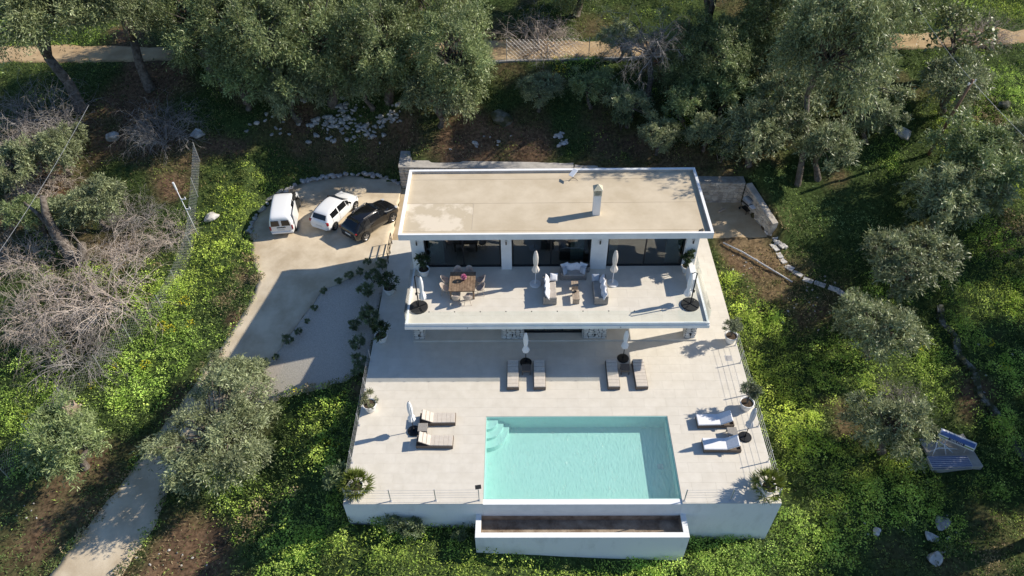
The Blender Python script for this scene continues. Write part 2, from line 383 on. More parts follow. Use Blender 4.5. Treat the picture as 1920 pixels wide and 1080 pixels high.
ZONES = [('lush_sunlit', -12.4, 19.4, 3.1), ('lush_sunlit', -14.1, 16.2, 3.0), ('lush_sunlit', -14.6, 13.9, 3.4), ('lush_sunlit', -15.2, 11.0, 2.9), ('lush_sunlit', -13.1, 12.1, 2.5), ('lush_sunlit', -15.0, 9.0, 2.5), ('lush_sunlit', -21.6, 9.7, 3.5), ('lush_sunlit', -20.7, 7.0, 3.0), ('lush_sunlit', -2.7, 6.3, 1.8), ('lush_sunlit', -1.7, 3.8, 1.7), ('lush_sunlit', 1.5, -2.0, 3.9), ('lush_sunlit', -2.6, -1.2, 3.0), ('lush_sunlit', 5.8, -1.9, 3.2), ('lush_sunlit', 10.1, -1.9, 3.2), ('lush_sunlit', 15.1, -1.7, 3.3), ('lush_sunlit', 19.6, -1.4, 3.4), ('lush_sunlit', 23.8, -0.2, 3.5), ('lush_sunlit', 27.4, 2.4, 3.3), ('lush_sunlit', 30.4, 2.4, 3.1), ('lush_sunlit', 24.5, 13.2, 1.8), ('lush_sunlit', 24.2, 9.8, 2.3), ('lush_sunlit', 24.9, 7.1, 2.3), ('lush_sunlit', 24.9, 4.5, 2.2), ('lush_sunlit', 28.2, 10.2, 2.8), ('lush_sunlit', 29.9, 9.2, 2.0), ('lush_sunlit', 38.7, 16.1, 2.7), ('lush_sunlit', 37.0, 12.9, 2.2), ('lush_sunlit', 45.6, 32.2, 3.9), ('lush_sunlit', 46.3, 42.4, 3.7), ('lush_sunlit', 50.6, 42.0, 3.1), ('lush_sunlit', -27.7, 39.2, 2.4), ('lush_sunlit', -33.0, 40.0, 3.1), ('lush_sunlit', -8.6, 5.0, 1.5), ('lush_sunlit', -6.4, 1.9, 1.8), ('lush_sunlit', -19.7, 17.1, 1.4), ('lush_sunlit', -23.8, 19.0, 1.9), ('lush_sunlit', 22.8, 16.6, 0.8), ('lush_sunlit', 23.7, 14.5, 1.2), ('lush_sunlit', -11.1, 22.5, 1.8), ('lush_sunlit', -9.2, 25.5, 1.9), ('lush_sunlit', 13.5, 36.0, 2.0), ('lush_sunlit', 24.0, 28.7, 1.9), ('lush_sunlit', 22.0, 29.1, 1.9), ('lush_sunlit', 35.7, 26.2, 1.9), ('lush_sunlit', 40.6, 15.3, 2.8), ('lush_sunlit', 41.3, 19.1, 2.4), ('lush_sunlit', 40.9, 28.4, 2.1), ('lush_sunlit', 44.5, 24.8, 2.1), ('lush_sunlit', 32.2, 15.3, 1.7), ('lush_sunlit', 34.0, 9.9, 2.5), ('lush_sunlit', 39.1, 10.3, 2.2), ('lush_sunlit', 37.3, 6.5, 2.1), ('lush_sunlit', 35.2, 3.3, 2.0), ('ivy', 29.2, 24.5, 2.7), ('ivy', 30.3, 22.4, 2.7), ('ivy', 27.5, 22.1, 1.8), ('ivy', 32.5, 22.3, 2.3), ('ivy', 34.0, 25.8, 1.4), ('ivy', 27.1, 24.1, 1.8), ('ivy', 24.3, 34.0, 2.0), ('soil', 25.8, 17.9, 2.9), ('soil', 27.2, 16.3, 2.9), ('soil', 28.8, 15.1, 2.7), ('soil', 27.0, 13.6, 1.6), ('soil', 25.0, 15.7, 1.6), ('soil', 24.6, 19.3, 1.3), ('soil', -10.5, -0.6, 2.6), ('soil', -12.6, -1.2, 1.9), ('soil', -8.2, -0.1, 1.5), ('soil', -5.7, 29.5, 2.9), ('soil', -2.4, 30.0, 2.8), ('soil', 0.1, 29.5, 2.3), ('soil', -8.1, 29.1, 1.9), ('soil', 4.8, 28.2, 2.7), ('soil', 10.0, 27.9, 2.0), ('soil', -16.8, 28.1, 3.0), ('soil', -21.0, 32.0, 3.2), ('soil', -19.4, 34.0, 3.2), ('soil', 26.6, 20.5, 1.7), ('soil', -10.7, 15.4, 0.6), ('soil', -9.7, 13.9, 0.6), ('soil', -9.7, 17.0, 0.6), ('soil', -25.5, 24.5, 3.1), ('soil', -12.6, 34.0, 2.5), ('soil', -8.2, 31.1, 2.4), ('soil', 22.2, 3.2, 0.9), ('dry', 24.7, 19.7, 1.7), ('dry', 25.6, 18.8, 1.7), ('dry', -10.3, 15.4, 1.0), ('dry', -9.2, 17.0, 1.0), ('dry', 21.8, 31.1, 1.9), ('dry', 22.8, 32.5, 1.5), ('dry', 19.9, 27.4, 1.8), ('dry', 43.1, 20.0, 2.0), ('dry', 44.3, 29.4, 2.1), ('dry', -18.9, 19.0, 2.8), ('dry', -21.9, 19.0, 2.4), ('dry', -5.6, 1.2, 1.1), ('dry', 33.5, -1.2, 1.5), ('dry', 25.4, 16.1, 1.2)]
TERRACE = [(36.12, 14.66), (35.95, 13.48), (36.25, 12.14), (36.06, 10.97), (36.64, 9.78), (36.5, 8.63), (37.06, 7.37), (37.38, 5.49), (37.85, 3.98)]
ROCKS_BIG = [(-12.93, 21.86), (-21.68, 28.51), (-15.38, 28.79), (7.59, 30.22), (37.29, 28.1), (30.8, -0.94), (31.76, 0.81), (27.98, 0.26), (30.95, 0.1), (45.5, 30.53)]
PILE = [(-5.91, 31.6), (-5.26, 31.03), (-3.71, 31.14), (-5.62, 31.42), (-4.13, 30.66), (-4.71, 31.65), (-6.03, 30.56), (-4.79, 31.8), (-5.11, 31.6), (-5.7, 31.32), (-5.77, 30.94), (-5.08, 31.4), (-4.53, 30.96), (-6.82, 31.16), (-6.08, 31.17), (-6.42, 31.08), (-5.04, 31.31), (-6.16, 31.25), (-6.22, 31.58), (-4.76, 31.59), (-3.65, 30.92), (-7.2, 30.94), (-6.21, 31.1), (-4.98, 31.88), (-5.26, 31.28), (-3.92, 31.6), (-4.18, 31.6), (-5.38, 31.46), (-3.34, 30.94), (-2.21, 30.85), (-4.03, 30.91), (-5.67, 31.18), (-3.46, 31.29), (-4.79, 31.22), (-4.32, 31.36), (-5.16, 31.11), (-4.89, 31.5), (-4.0, 31.65), (-6.35, 31.56), (-3.9, 31.31), (-6.09, 31.52), (-4.54, 31.58), (-6.39, 30.88), (-6.32, 31.22), (-5.01, 31.35), (-5.04, 30.74), (-5.59, 31.59), (-7.03, 31.12), (-5.38, 31.08), (-5.52, 31.33), (-5.8, 31.33), (-4.83, 31.35), (-4.86, 30.57), (-4.48, 31.76), (-3.01, 31.0), (-6.02, 30.81), (-4.98, 31.41), (-5.71, 31.48), (-4.93, 30.84), (-5.35, 31.03), (-1.68, 30.97), (-2.71, 30.81), (-3.56, 31.07), (-2.88, 30.65), (-3.21, 30.78), (-2.41, 30.64), (-2.31, 30.59), (-2.54, 30.25), (-2.47, 30.68), (-2.42, 30.95), (-3.07, 30.56), (-2.45, 30.31), (-2.88, 31.13), (-1.62, 30.37), (-3.53, 30.45), (-2.87, 31.23), (-3.14, 30.9), (-1.86, 30.88), (-3.03, 30.84), (-3.12, 31.0), (-2.72, 30.47), (-2.48, 30.97), (-3.6, 30.78), (-3.32, 30.95), (-3.92, 30.35), (-2.29, 30.96), (-2.28, 30.35), (-4.4, 31.01), (-4.86, 32.08), (-4.7, 32.35), (-4.64, 31.74), (-3.26, 32.39), (-5.17, 31.44), (-5.24, 32.43), (-4.6, 32.14), (-3.97, 32.15), (-5.16, 32.11), (-4.45, 31.73), (-4.65, 32.7), (-5.26, 31.82), (-4.99, 32.92), (-4.99, 32.28), (-3.88, 32.58), (-4.19, 32.04), (-5.06, 32.32), (-3.48, 31.73), (-4.08, 32.18), (-3.91, 32.32), (-4.7, 32.55), (-4.63, 32.32), (0.67, 30.79), (-0.27, 31.07), (-1.09, 31.18), (-2.21, 31.59), (-0.54, 32.26), (-1.63, 31.24), (-1.15, 31.88), (-1.21, 31.71), (-0.59, 31.37), (-1.16, 31.76), (-1.01, 31.12), (-0.79, 31.31), (-1.09, 31.95), (-1.38, 31.35), (-0.95, 31.81), (-1.9, 31.56), (-1.19, 31.66), (-1.18, 31.47), (-0.82, 31.23), (-0.46, 31.09), (-0.55, 31.62), (-1.02, 31.39), (-1.16, 31.38), (-0.36, 31.75), (-1.97, 31.23), (-0.98, 31.31), (-1.72, 31.04), (-0.58, 31.54), (-1.19, 31.52), (-1.09, 31.62), (-1.61, 31.19), (-1.02, 31.51), (-0.97, 32.28), (-0.71, 31.62), (-6.81, 31.16), (-7.23, 30.97), (-7.08, 31.35), (-7.16, 31.11), (-6.19, 31.34), (-7.55, 30.88), (-7.28, 30.89), (-6.68, 31.33), (-7.03, 31.06), (-6.09, 31.27), (-6.03, 30.77), (-6.78, 31.43), (-7.3, 31.45), (-7.04, 31.32), (-7.45, 31.02), (-8.23, 31.3), (12.49, 28.28), (12.14, 28.47), (12.44, 28.44), (12.05, 29.02), (12.01, 28.86), (11.86, 28.85), (12.01, 28.72), (12.24, 29.04), (11.96, 28.04), (12.02, 28.24), (12.28, 28.21), (12.21, 29.05), (11.96, 28.75), (11.65, 28.78), (-8.22, 32.83), (-7.93, 32.69), (-8.11, 32.77), (-8.08, 32.72), (-4.8, 33.93), (-4.79, 33.74), (-4.55, 33.75), (-4.87, 34.18), (-4.58, 33.98), (-4.74, 34.98), (-5.37, 33.74), (-4.58, 33.3), (-9.45, 30.11), (-10.49, 30.82), (-9.29, 30.67), (-9.74, 30.03), (-10.0, 29.51), (-11.04, 29.88), (-11.57, 29.85), (-8.24, 30.91), (-8.81, 29.97), (-9.41, 29.76), (-11.71, 29.31), (-8.35, 31.05), (-10.52, 30.32), (-10.08, 30.76), (8.32, 28.99), (3.76, 27.94), (7.39, 28.52), (6.75, 29.02), (5.66, 28.45), (7.32, 28.31), (6.28, 29.07), (5.71, 28.25), (-2.77, 30.2), (-5.64, 29.91), (-3.86, 30.08), (-6.87, 30.15), (-5.71, 30.14), (-7.4, 29.75), (-4.51, 30.2), (-6.68, 30.08), (-2.94, 30.48), (-4.5, 30.14), (-5.96, 29.98), (-5.42, 29.93), (-4.16, 30.21), (-1.89, 29.87)]
SCATTER = [(29.33, 16.77), (26.3, 14.25), (28.48, 15.34), (28.62, 16.6), (27.93, 16.73), (27.89, 15.88), (26.51, 15.21), (29.93, 16.55), (26.29, 13.97), (26.33, 13.13), (27.58, 15.15), (27.3, 13.18), (28.01, 14.64), (28.1, 17.27), (25.84, 13.47), (28.21, 14.64), (28.28, 15.94), (28.02, 16.41), (28.02, 16.16), (26.93, 14.71), (26.74, 14.47), (27.8, 14.83), (29.45, 17.15), (25.17, 14.51), (27.94, 12.86), (28.04, 14.25), (30.96, -0.87), (31.97, 0.17), (31.11, -0.39), (32.2, 1.29), (31.47, -0.57), (31.35, -0.6), (31.87, 0.14), (31.7, -0.3), (31.03, -0.57), (32.41, 0.41), (25.92, 1.16), (29.52, 0.49), (27.48, 0.74), (26.72, 1.37), (27.56, 0.21), (25.5, 0.85), (-10.88, -0.34), (-9.51, -0.92), (-8.08, -0.95), (-8.44, 0.22), (-10.49, -0.92), (-9.6, -0.36), (-12.69, 0.59), (-9.01, -0.52), (-10.38, -0.15), (-12.04, -0.54), (-8.48, -1.17), (-9.93, -0.25), (-11.14, -0.96), (-7.83, -0.15), (24.49, 17.78), (24.44, 20.63), (23.96, 17.23), (23.55, 18.8), (21.97, 16.53), (24.64, 17.83), (24.28, 18.58), (24.34, 18.22), (24.17, 17.93), (24.09, 16.24), (23.33, 17.6), (24.15, 19.14), (-19.59, 1.75), (-19.28, 2.24), (-18.79, 2.36), (-18.82, 2.0), (-18.38, 1.61), (-19.0, 1.64), (37.47, 9.77), (36.98, 8.67), (36.51, 9.53), (38.73, 10.48), (39.7, 11.27), (38.09, 10.82), (37.82, 11.93), (37.22, 10.07)]

SHRUBS = [(-1.3, 17.79, 0.44, 'small oleander on the kerb side of the gravel bed, nearest the parking'), (-1.71, 16.88, 0.44, 'small oleander on the kerb side of the gravel bed, second'), (-2.37, 16.53, 0.49, 'small oleander on the kerb side of the gravel bed, third'), (-3.0, 16.16, 0.41, 'small oleander on the kerb side of the gravel bed, fourth'), (-3.92, 15.43, 0.38, 'small oleander on the kerb side of the gravel bed, fifth'), (-4.34, 14.12, 0.37, 'small oleander on the kerb side of the gravel bed, sixth'), (-4.65, 13.19, 0.31, 'small oleander on the kerb side of the gravel bed, seventh'), (-5.08, 12.45, 0.39, 'small oleander on the kerb side of the gravel bed, eighth'), (-5.67, 11.84, 0.56, 'small oleander on the kerb side of the gravel bed, ninth, largest of the row'), (-6.3, 10.84, 0.36, 'small oleander on the kerb side of the gravel bed, tenth'), (-6.94, 10.51, 0.48, 'small oleander on the kerb side of the gravel bed, farthest down the drive'), (-0.3, 17.36, 0.64, 'dark oleander on the terrace side of the gravel, beside the walkway rail'), (-0.72, 16.17, 0.8, 'dark oleander on the terrace side of the gravel, next to the walkway shrub pot'), (-0.95, 14.95, 0.85, 'dark oleander on the terrace side of the gravel, below the walkway shrub pot'), (-0.72, 13.24, 0.72, 'dark oleander on the terrace side of the gravel, upper part of the row'), (-0.44, 12.48, 0.93, 'dark oleander on the terrace side of the gravel, just above the lower potted shrub'), (-1.34, 12.27, 0.66, 'dark oleander on the terrace side of the gravel, largest of the row'), (-0.97, 10.86, 0.75, 'dark oleander on the terrace side of the gravel, below the largest one'), (-0.76, 9.63, 0.69, 'dark oleander on the terrace side of the gravel, beside the first railing post'), (-0.7, 8.94, 0.63, 'dark oleander on the terrace side of the gravel, beside the second railing post'), (-0.68, 2.03, 1.21, 'oleander growing against the front left terrace corner'), (2.42, -0.26, 0.88, 'tall leafy shrub in front of the terrace wall, nearest its left corner'), (3.41, -0.62, 0.95, 'leafy shrub in front of the terrace wall, second from its left corner'), (5.79, -0.65, 0.58, 'small yellow-green shrub left of the overflow trough'), (16.62, 29.23, 1.35, 'shrub on the slope right of the roof panel'), (23.55, 26.02, 1.43, 'shrub just above the patio wall')]


# ---------------------------------------------------------------- shared materials
M = {}
M['plaster'] = mat('white_plaster', (.74, .74, .73), (.82, .82, .81), scale=1.3, rough=.85, bump=.08, bscale=30, coord='World', spec=.2)
M['plaster_wall'] = mat('weathered_plaster', (.66, .655, .64), (.80, .80, .79), scale=1.3, rough=.9, bump=.15, bscale=18, coord='World', spec=.2, detail=9, contrast=(.27, .5), stretch=(1, 1, .4))
M['tile'] = mat('porcelain_tile', (.61, .56, .475), (.67, .62, .535), scale=1.6, rough=.5, bump=.03, bscale=9, coord='World', rand=.022, detail=6)
M['joint'] = mat('tile_joint', (.42, .39, .34), rough=.9)
M['screed'] = mat('roof_membrane', (.49, .405, .285), (.59, .50, .37), scale=.55, rough=.9, bump=.1, bscale=14, coord='World', detail=7)
M['screed_pale'] = mat('pale_roof_residue', (.52, .435, .31), (.68, .59, .46), scale=.75, rough=.9, coord='World', detail=9, contrast=(.47, .56))
M['concrete'] = mat('driveway_concrete', (.46, .37, .255), (.66, .56, .415), scale=.5, rough=.9, bump=.2, bscale=10, coord='World', detail=9, spec=.2)
M['patio'] = mat('patio_concrete', (.40, .30, .18), (.52, .41, .27), scale=.8, rough=.9, bump=.2, bscale=10, coord='World', detail=8, spec=.2)
M['gravel'] = mat('pale_gravel', (.43, .375, .315), (.58, .515, .44), scale=16, rough=.95, bump=.7, bscale=22, coord='World', detail=4, spec=.1)
M['track'] = mat('dirt_track_soil', (.36, .25, .14), (.50, .37, .22), scale=.6, rough=1, bump=.4, bscale=6, coord='World', detail=9, spec=.1)
M['stone'] = mat('limestone', (.34, .30, .25), (.52, .48, .42), scale=2.2, rough=.9, bump=.5, bscale=12, rand=.18, detail=6, spec=.2)
M['mortar'] = mat('stone_mortar', (.26, .23, .19), (.33, .29, .24), scale=6, rough=1, bump=.4, coord='World', spec=.1)
M['white_stone'] = mat('pale_clad_stone', (.50, .48, .44), (.70, .68, .64), scale=3, rough=.85, bump=.5, bscale=14, rand=.12, detail=6, spec=.2)
M['dark_joint'] = mat('dark_cladding_joint', (.11, .105, .1), rough=1)
M['rock'] = mat('grey_rock', (.30, .28, .26), (.58, .56, .53), scale=2.5, rough=.95, bump=.8, bscale=9, rand=.15, detail=7, spec=.15)
M['rock_moss'] = mat('mossy_rock', (.06, .065, .035), (.30, .29, .27), scale=1.6, rough=.95, bump=.8, bscale=9, detail=8, spec=.1, contrast=(.45, .7))
M['coping'] = mat('grey_coping', (.34, .32, .29), (.46, .43, .39), scale=2, rough=.9, coord='World', bump=.2, spec=.2)
M['frame'] = mat('anthracite_frame', (.018, .019, .021), rough=.4)
M['black'] = mat('black_metal', (.012, .012, .013), rough=.45)
M['steel'] = mat('brushed_steel', (.62, .62, .62), rough=.35, metal=.9)
M['galv'] = mat('galvanised_steel', (.50, .51, .52), (.60, .60, .60), scale=9, rough=.45, metal=.6)
M['glass'] = glass_mat('window_glass', (.55, .61, .60), .14, ior=1.45)
M['rail_glass'] = glass_mat('balustrade_glass', (.965, .985, .978), .0, ior=1.3)
M['curtain'] = mat('sheer_curtain', (.55, .60, .58), rough=.9)
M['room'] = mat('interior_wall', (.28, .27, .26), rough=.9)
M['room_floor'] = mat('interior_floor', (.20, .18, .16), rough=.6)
M['dark_fab'] = mat('dark_upholstery', (.05, .05, .055), rough=.9)
M['wicker'] = mat('grey_brown_wicker', (.10, .078, .06), (.21, .17, .14), scale=40, rough=.85, bump=.5, bscale=60, spec=.2)
M['wicker_l'] = mat('grey_wicker', (.22, .20, .18), (.36, .34, .31), scale=40, rough=.85, bump=.5, bscale=60, spec=.2)
M['cushion'] = mat('beige_cushion', (.54, .48, .41), (.60, .54, .47), scale=8, rough=.95, bump=.1, bscale=80, spec=.1)
M['cushion_w'] = mat('white_cushion', (.74, .73, .74), (.80, .79, .80), scale=8, rough=.95, spec=.1)
M['pillow'] = mat('pale_grey_pillow', (.66, .66, .69), (.74, .74, .76), scale=6, rough=.95, spec=.1)
M['pillow_d'] = mat('blue_grey_pillow', (.36, .40, .46), (.42, .46, .52), scale=6, rough=.95, spec=.1)
M['sofa'] = mat('taupe_sofa_cushion', (.37, .33, .29), (.43, .39, .35), scale=6, rough=.95, spec=.1)
M['canvas'] = mat('cream_canvas', (.66, .60, .53), (.74, .68, .61), scale=5, rough=.95, spec=.1)
M['canvas_w'] = mat('white_canvas', (.74, .74, .74), (.80, .80, .80), scale=5, rough=.95, spec=.1)
M['canvas_g'] = mat('grey_canvas', (.52, .51, .52), (.60, .59, .60), scale=5, rough=.95, spec=.1)
M['wood'] = mat('weathered_teak', (.16, .105, .065), (.29, .20, .13), scale=6, rough=.7, bump=.2, rand=.15)
M['wood_p'] = mat('bleached_wood', (.30, .23, .17), (.42, .34, .26), scale=7, rough=.8, bump=.2, rand=.1)
M['pot'] = mat('white_glazed_pot', (.74, .73, .71), (.80, .79, .77), scale=4, rough=.45)
M['soil'] = mat('potting_soil', (.04, .028, .018), (.08, .055, .035), scale=20, rough=1)
M['bark'] = mat('grey_bark', (.075, .06, .05), (.20, .175, .15), scale=5, rough=1, bump=1., bscale=9, detail=7, spec=.1)
M['twig'] = mat('dry_twig', (.34, .28, .235), (.58, .50, .435), scale=.9, rough=1, spec=.1, rand=.15)
M['twig_g'] = mat('grey_twig', (.20, .18, .165), (.40, .37, .345), scale=.9, rough=1, spec=.1)
M['leaf'] = leaf_mat('foliage', .26, 1.0, .45, .5)
M['weed'] = leaf_mat('weed_leaves', .32, 1.22, .6, .25)
M['rubber'] = mat('tyre_rubber', (.014, .014, .014), rough=.85)
M['alloy'] = mat('alloy_rim', (.42, .42, .43), rough=.35, metal=.8)
M['car_glass'] = mat('tinted_car_glass', (.010, .011, .013), rough=.08, spec=.6)
M['car_white'] = mat('white_car_paint', (.78, .78, .78), rough=.28, coat=.7)
M['car_black'] = mat('black_car_paint', (.008, .008, .009), rough=.22, coat=1.)
M['red_lamp'] = mat('red_tail_lamp', (.32, .012, .015), rough=.2)
M['trim'] = mat('black_plastic_trim', (.02, .02, .02), rough=.7)
M['plate'] = mat('number_plate', (.62, .62, .60), rough=.5)
M['head_lamp'] = mat('clear_head_lamp', (.55, .56, .58), rough=.1, spec=.8)
M['chim'] = mat('sand_clay_cowl', (.50, .46, .34), (.58, .53, .41), scale=8, rough=.85)
M['panel'] = mat('white_panel', (.76, .77, .79), rough=.35)
M['pink'] = mat('pink_petal', (.62, .16, .33), (.78, .38, .52), scale=18, rough=.8)
M['blue'] = mat('blue_tank_sleeve', (.07, .13, .33), (.10, .17, .40), scale=3, rough=.35)
M['navy'] = mat('navy_label_band', (.015, .03, .10), rough=.4)
M['yellowgreen'] = mat('yellow_green_edge', (.22, .30, .06), rough=.5)
M['collector'] = mat('blue_collector', (.075, .105, .20), (.12, .15, .26), scale=5, rough=.3)
M['pool'] = mat('turquoise_pool_liner', (.405, .625, .57), (.435, .655, .60), scale=2.5, rough=.6, coord='World', spec=.2)
M['trough'] = mat('stained_trough_concrete', (.17, .12, .082), (.42, .345, .265), scale=1.2, rough=.95, bump=.4, coord='World', detail=8)
M['slab'] = mat('pale_paving_slab', (.46, .44, .42), (.58, .56, .54), scale=3, rough=.9, bump=.2, rand=.08)
M['pipe'] = mat('grey_plastic_pipe', (.40, .40, .42), (.50, .50, .52), scale=2, rough=.5)
M['pole'] = mat('weathered_pole', (.15, .085, .055), (.26, .16, .10), scale=6, rough=.9, bump=.4)
M['grill_lid'] = mat('grey_grill_lid', (.42, .43, .44), rough=.4, metal=.5)

# water: a reflective rippled skin over clear, slightly tinted water
def water_mat():
    m = bpy.data.materials.new('pool_water'); m.use_nodes = True
    nt = m.node_tree; N = nt.nodes; Lk = nt.links.new; N.remove(N['Principled BSDF'])
    g = N.new('ShaderNodeNewGeometry'); t = N.new('ShaderNodeTexNoise'); t.inputs['Scale'].default_value = 4.5; t.inputs['Detail'].default_value = 3
    t.inputs['Distortion'].default_value = .6
    mp = N.new('ShaderNodeMapping'); mp.inputs['Scale'].default_value = (2.0, 1.0, 1); mp.inputs['Rotation'].default_value = (0, 0, .5)
    Lk(g.outputs['Position'], mp.inputs[0]); Lk(mp.outputs[0], t.inputs['Vector'])
    b = N.new('ShaderNodeBump'); b.inputs['Strength'].default_value = .8; b.inputs['Distance'].default_value = .10; Lk(t.outputs['Fac'], b.inputs['Height'])
    tr = N.new('ShaderNodeBsdfTransparent'); tr.inputs[0].default_value = (.86, .97, .965, 1)
    gl = N.new('ShaderNodeBsdfGlossy'); gl.inputs['Roughness'].default_value = .05; Lk(b.outputs[0], gl.inputs['Normal'])
    fo = schlick(nt, .02, b.outputs[0])
    mx = N.new('ShaderNodeMixShader'); Lk(fo, mx.inputs[0]); Lk(tr.outputs[0], mx.inputs[1]); Lk(gl.outputs[0], mx.inputs[2])
    
    df = N.new('ShaderNodeBsdfDiffuse'); df.inputs[0].default_value = (.58, .88, .84, 1); Lk(b.outputs[0], df.inputs['Normal'])   # light scattered by the water itself
    m2 = N.new('ShaderNodeMixShader'); m2.inputs[0].default_value = .12; Lk(mx.outputs[0], m2.inputs[1]); Lk(df.outputs[0], m2.inputs[2])
    Lk(m2.outputs[0], N['Material Output'].inputs['Surface']); return m
M['water'] = water_mat()

# ---------------------------------------------------------------- ground
DRIVE = DRIVE_L + DRIVE_R[::-1]
GRAVEL = GRAVEL_L + GRAVEL_R[::-1]
ROAD = ROAD_S + ROAD_N[::-1]
DECK = [(0, 0), (22, 0), (22, 20.3), (0, 20.3)]
PATIO = [(22, 20.25), (26.3, 20.35), (25.25, 24.25), (22, 24.3), (20, 24.6), (20, 20.25)]
COURT = [(0, 20.2), (22, 20.2), (22, 24.2), (13, 25.8), (0, 26.3)]
def paved(x, y):
    return in_poly(x, y, DRIVE) | in_poly(x, y, GRAVEL) | in_poly(x, y, ROAD) | in_poly(x, y, DECK) | in_poly(x, y, PATIO) | in_poly(x, y, COURT)
def zone_w(x, y, kind):
    w = np.zeros(np.shape(x))
    for k, cx, cy, r in ZONES:
        if k == kind: w = np.maximum(w, np.exp(-((x - cx) ** 2 + (y - cy) ** 2) / (r * r) * 1.1))
    return w
def ground_z(x, y):
    x = np.asarray(x, float); y = np.asarray(y, float)
    z = base_z(x, y)
    m = np.where(paved(x, y), 0., 1.)
    rough = (fbm(x * .35, y * .35, 3) - .5) * .9 + (fbm(x * 1.3, y * 1.3, 9, 2) - .5) * .3
    return z + rough * m * np.clip((np.abs(x - 11) - 11) / 3 + np.clip(-y, 0, 3) + np.clip(y - 24, 0, 3), .25, 1) * .8

xs = np.r_[np.linspace(-160, -48, 14), np.arange(-46, 62, .45), np.linspace(64, 180, 14)]
ys = np.r_[np.linspace(-70, -11, 8), np.arange(-10, 52, .45), np.linspace(54, 200, 16)]
GX, GY = np.meshgrid(xs, ys); GZ = ground_z(GX, GY)
pv = paved(GX, GY)
GZ = np.where(pv, base_z(GX, GY) - .05, GZ)
inside = (GX > .3) & (GX < 21.7) & (GY > .3) & (GY < 20)
GZ = np.where(inside, -5., GZ)
wl = zone_w(GX, GY, 'lush_sunlit'); ws = zone_w(GX, GY, 'soil'); wi = zone_w(GX, GY, 'ivy'); wd = zone_w(GX, GY, 'dry')
nz = fbm(GX * .25, GY * .25, 21, 4); n2 = fbm(GX * 1.1, GY * 1.1, 41, 3)
soil_c = np.array([.15, .095, .058]); soil_d = np.array([.065, .045, .031]); green_c = np.array([.05, .075, .024]); dry_c = np.array([.22, .165, .09])
gfac = np.clip((nz - .25) * 4 + wl * 1.2 + wi - ws * 1.6, 0, 1)[..., None]
base_c = soil_c * np.clip(n2 * 1.6, 0, 1)[..., None] + soil_d * (1 - np.clip(n2 * 1.6, 0, 1))[..., None]
base_c = base_c * (1 - .6 * wd[..., None]) + dry_c * .6 * wd[..., None]
gc = base_c * (1 - gfac) + green_c * gfac
ny, nx = GX.shape; idx = np.arange(nx * ny).reshape(ny, nx)
F = np.stack([idx[:-1, :-1], idx[:-1, 1:], idx[1:, 1:], idx[1:, :-1]], -1).reshape(-1, 4)
M['ground'] = mat('hillside_soil', (.5, .5, .5), (1.4, 1.4, 1.4), scale=4.5, rough=1., bump=.8, bscale=5, coord='World', attr='col', detail=8, spec=.05)
me = np_mesh('ground', np.stack([GX, GY, GZ], -1).reshape(-1, 3), F, gc.reshape(-1, 3))
tag(link_mesh('ground', me, M['ground'], smooth=True), kind='structure', label='wooded hillside of soil and rough grass around the villa')

def ribbon(name, A, B, h, m, n=60, k=8, edge=.15, wob=0., seed=0):
    a = resample(A, n); b = resample(B, n); rng = np.random.default_rng(seed)
    if wob:
        a += rng.normal(size=a.shape) * wob; b += rng.normal(size=b.shape) * wob
    T = np.linspace(0, 1, k + 1)
    P = a[:, None, :] * (1 - T)[None, :, None] + b[:, None, :] * T[None, :, None]
    z = base_z(P[..., 0], P[..., 1]) + h
    V = np.concatenate([P, z[..., None]], -1)
    lo = V[:, [0, -1]].copy(); lo[..., 2] -= edge
    V = np.concatenate([lo[:, :1], V, lo[:, 1:]], 1)
    kk = V.shape[1]; idx = np.arange(n * kk).reshape(n, kk)
    F = np.stack([idx[:-1, :-1], idx[:-1, 1:], idx[1:, 1:], idx[1:, :-1]], -1).reshape(-1, 4)
    return link_mesh(name, np_mesh(name, V.reshape(-1, 3), F), m)
tag(ribbon('driveway', DRIVE_L, DRIVE_R, .05, M['concrete'], n=90, k=12, edge=.2, wob=.05), kind='structure', label='tan concrete driveway curving down from the parking area')
tag(ribbon('gravel_bed', GRAVEL_L, GRAVEL_R, .03, M['gravel'], n=40, k=12, edge=.1), kind='structure', label='pale gravel bed between driveway and terrace')
tag(ribbon('dirt_track', ROAD_S, ROAD_N, .04, M['track'], n=90, k=6, edge=.3, wob=.18, seed=3), kind='structure', label='sandy dirt track across the slope above the villa')
b = MB()
b.prism(PATIO[:4] + [(22.02, 24.3)], -.3, .02); tag(b.build('back_patio', M['patio']), kind='structure', label='small concrete patio behind the right end of the villa')
b = MB(); b.prism([(0.02, 20.32), (21.98, 20.32), (21.98, 24.25), (13, 25.85), (.02, 26.3)], -.3, -.01); tag(b.build('rear_court', M['patio']), kind='structure', label='narrow concrete court behind the villa')

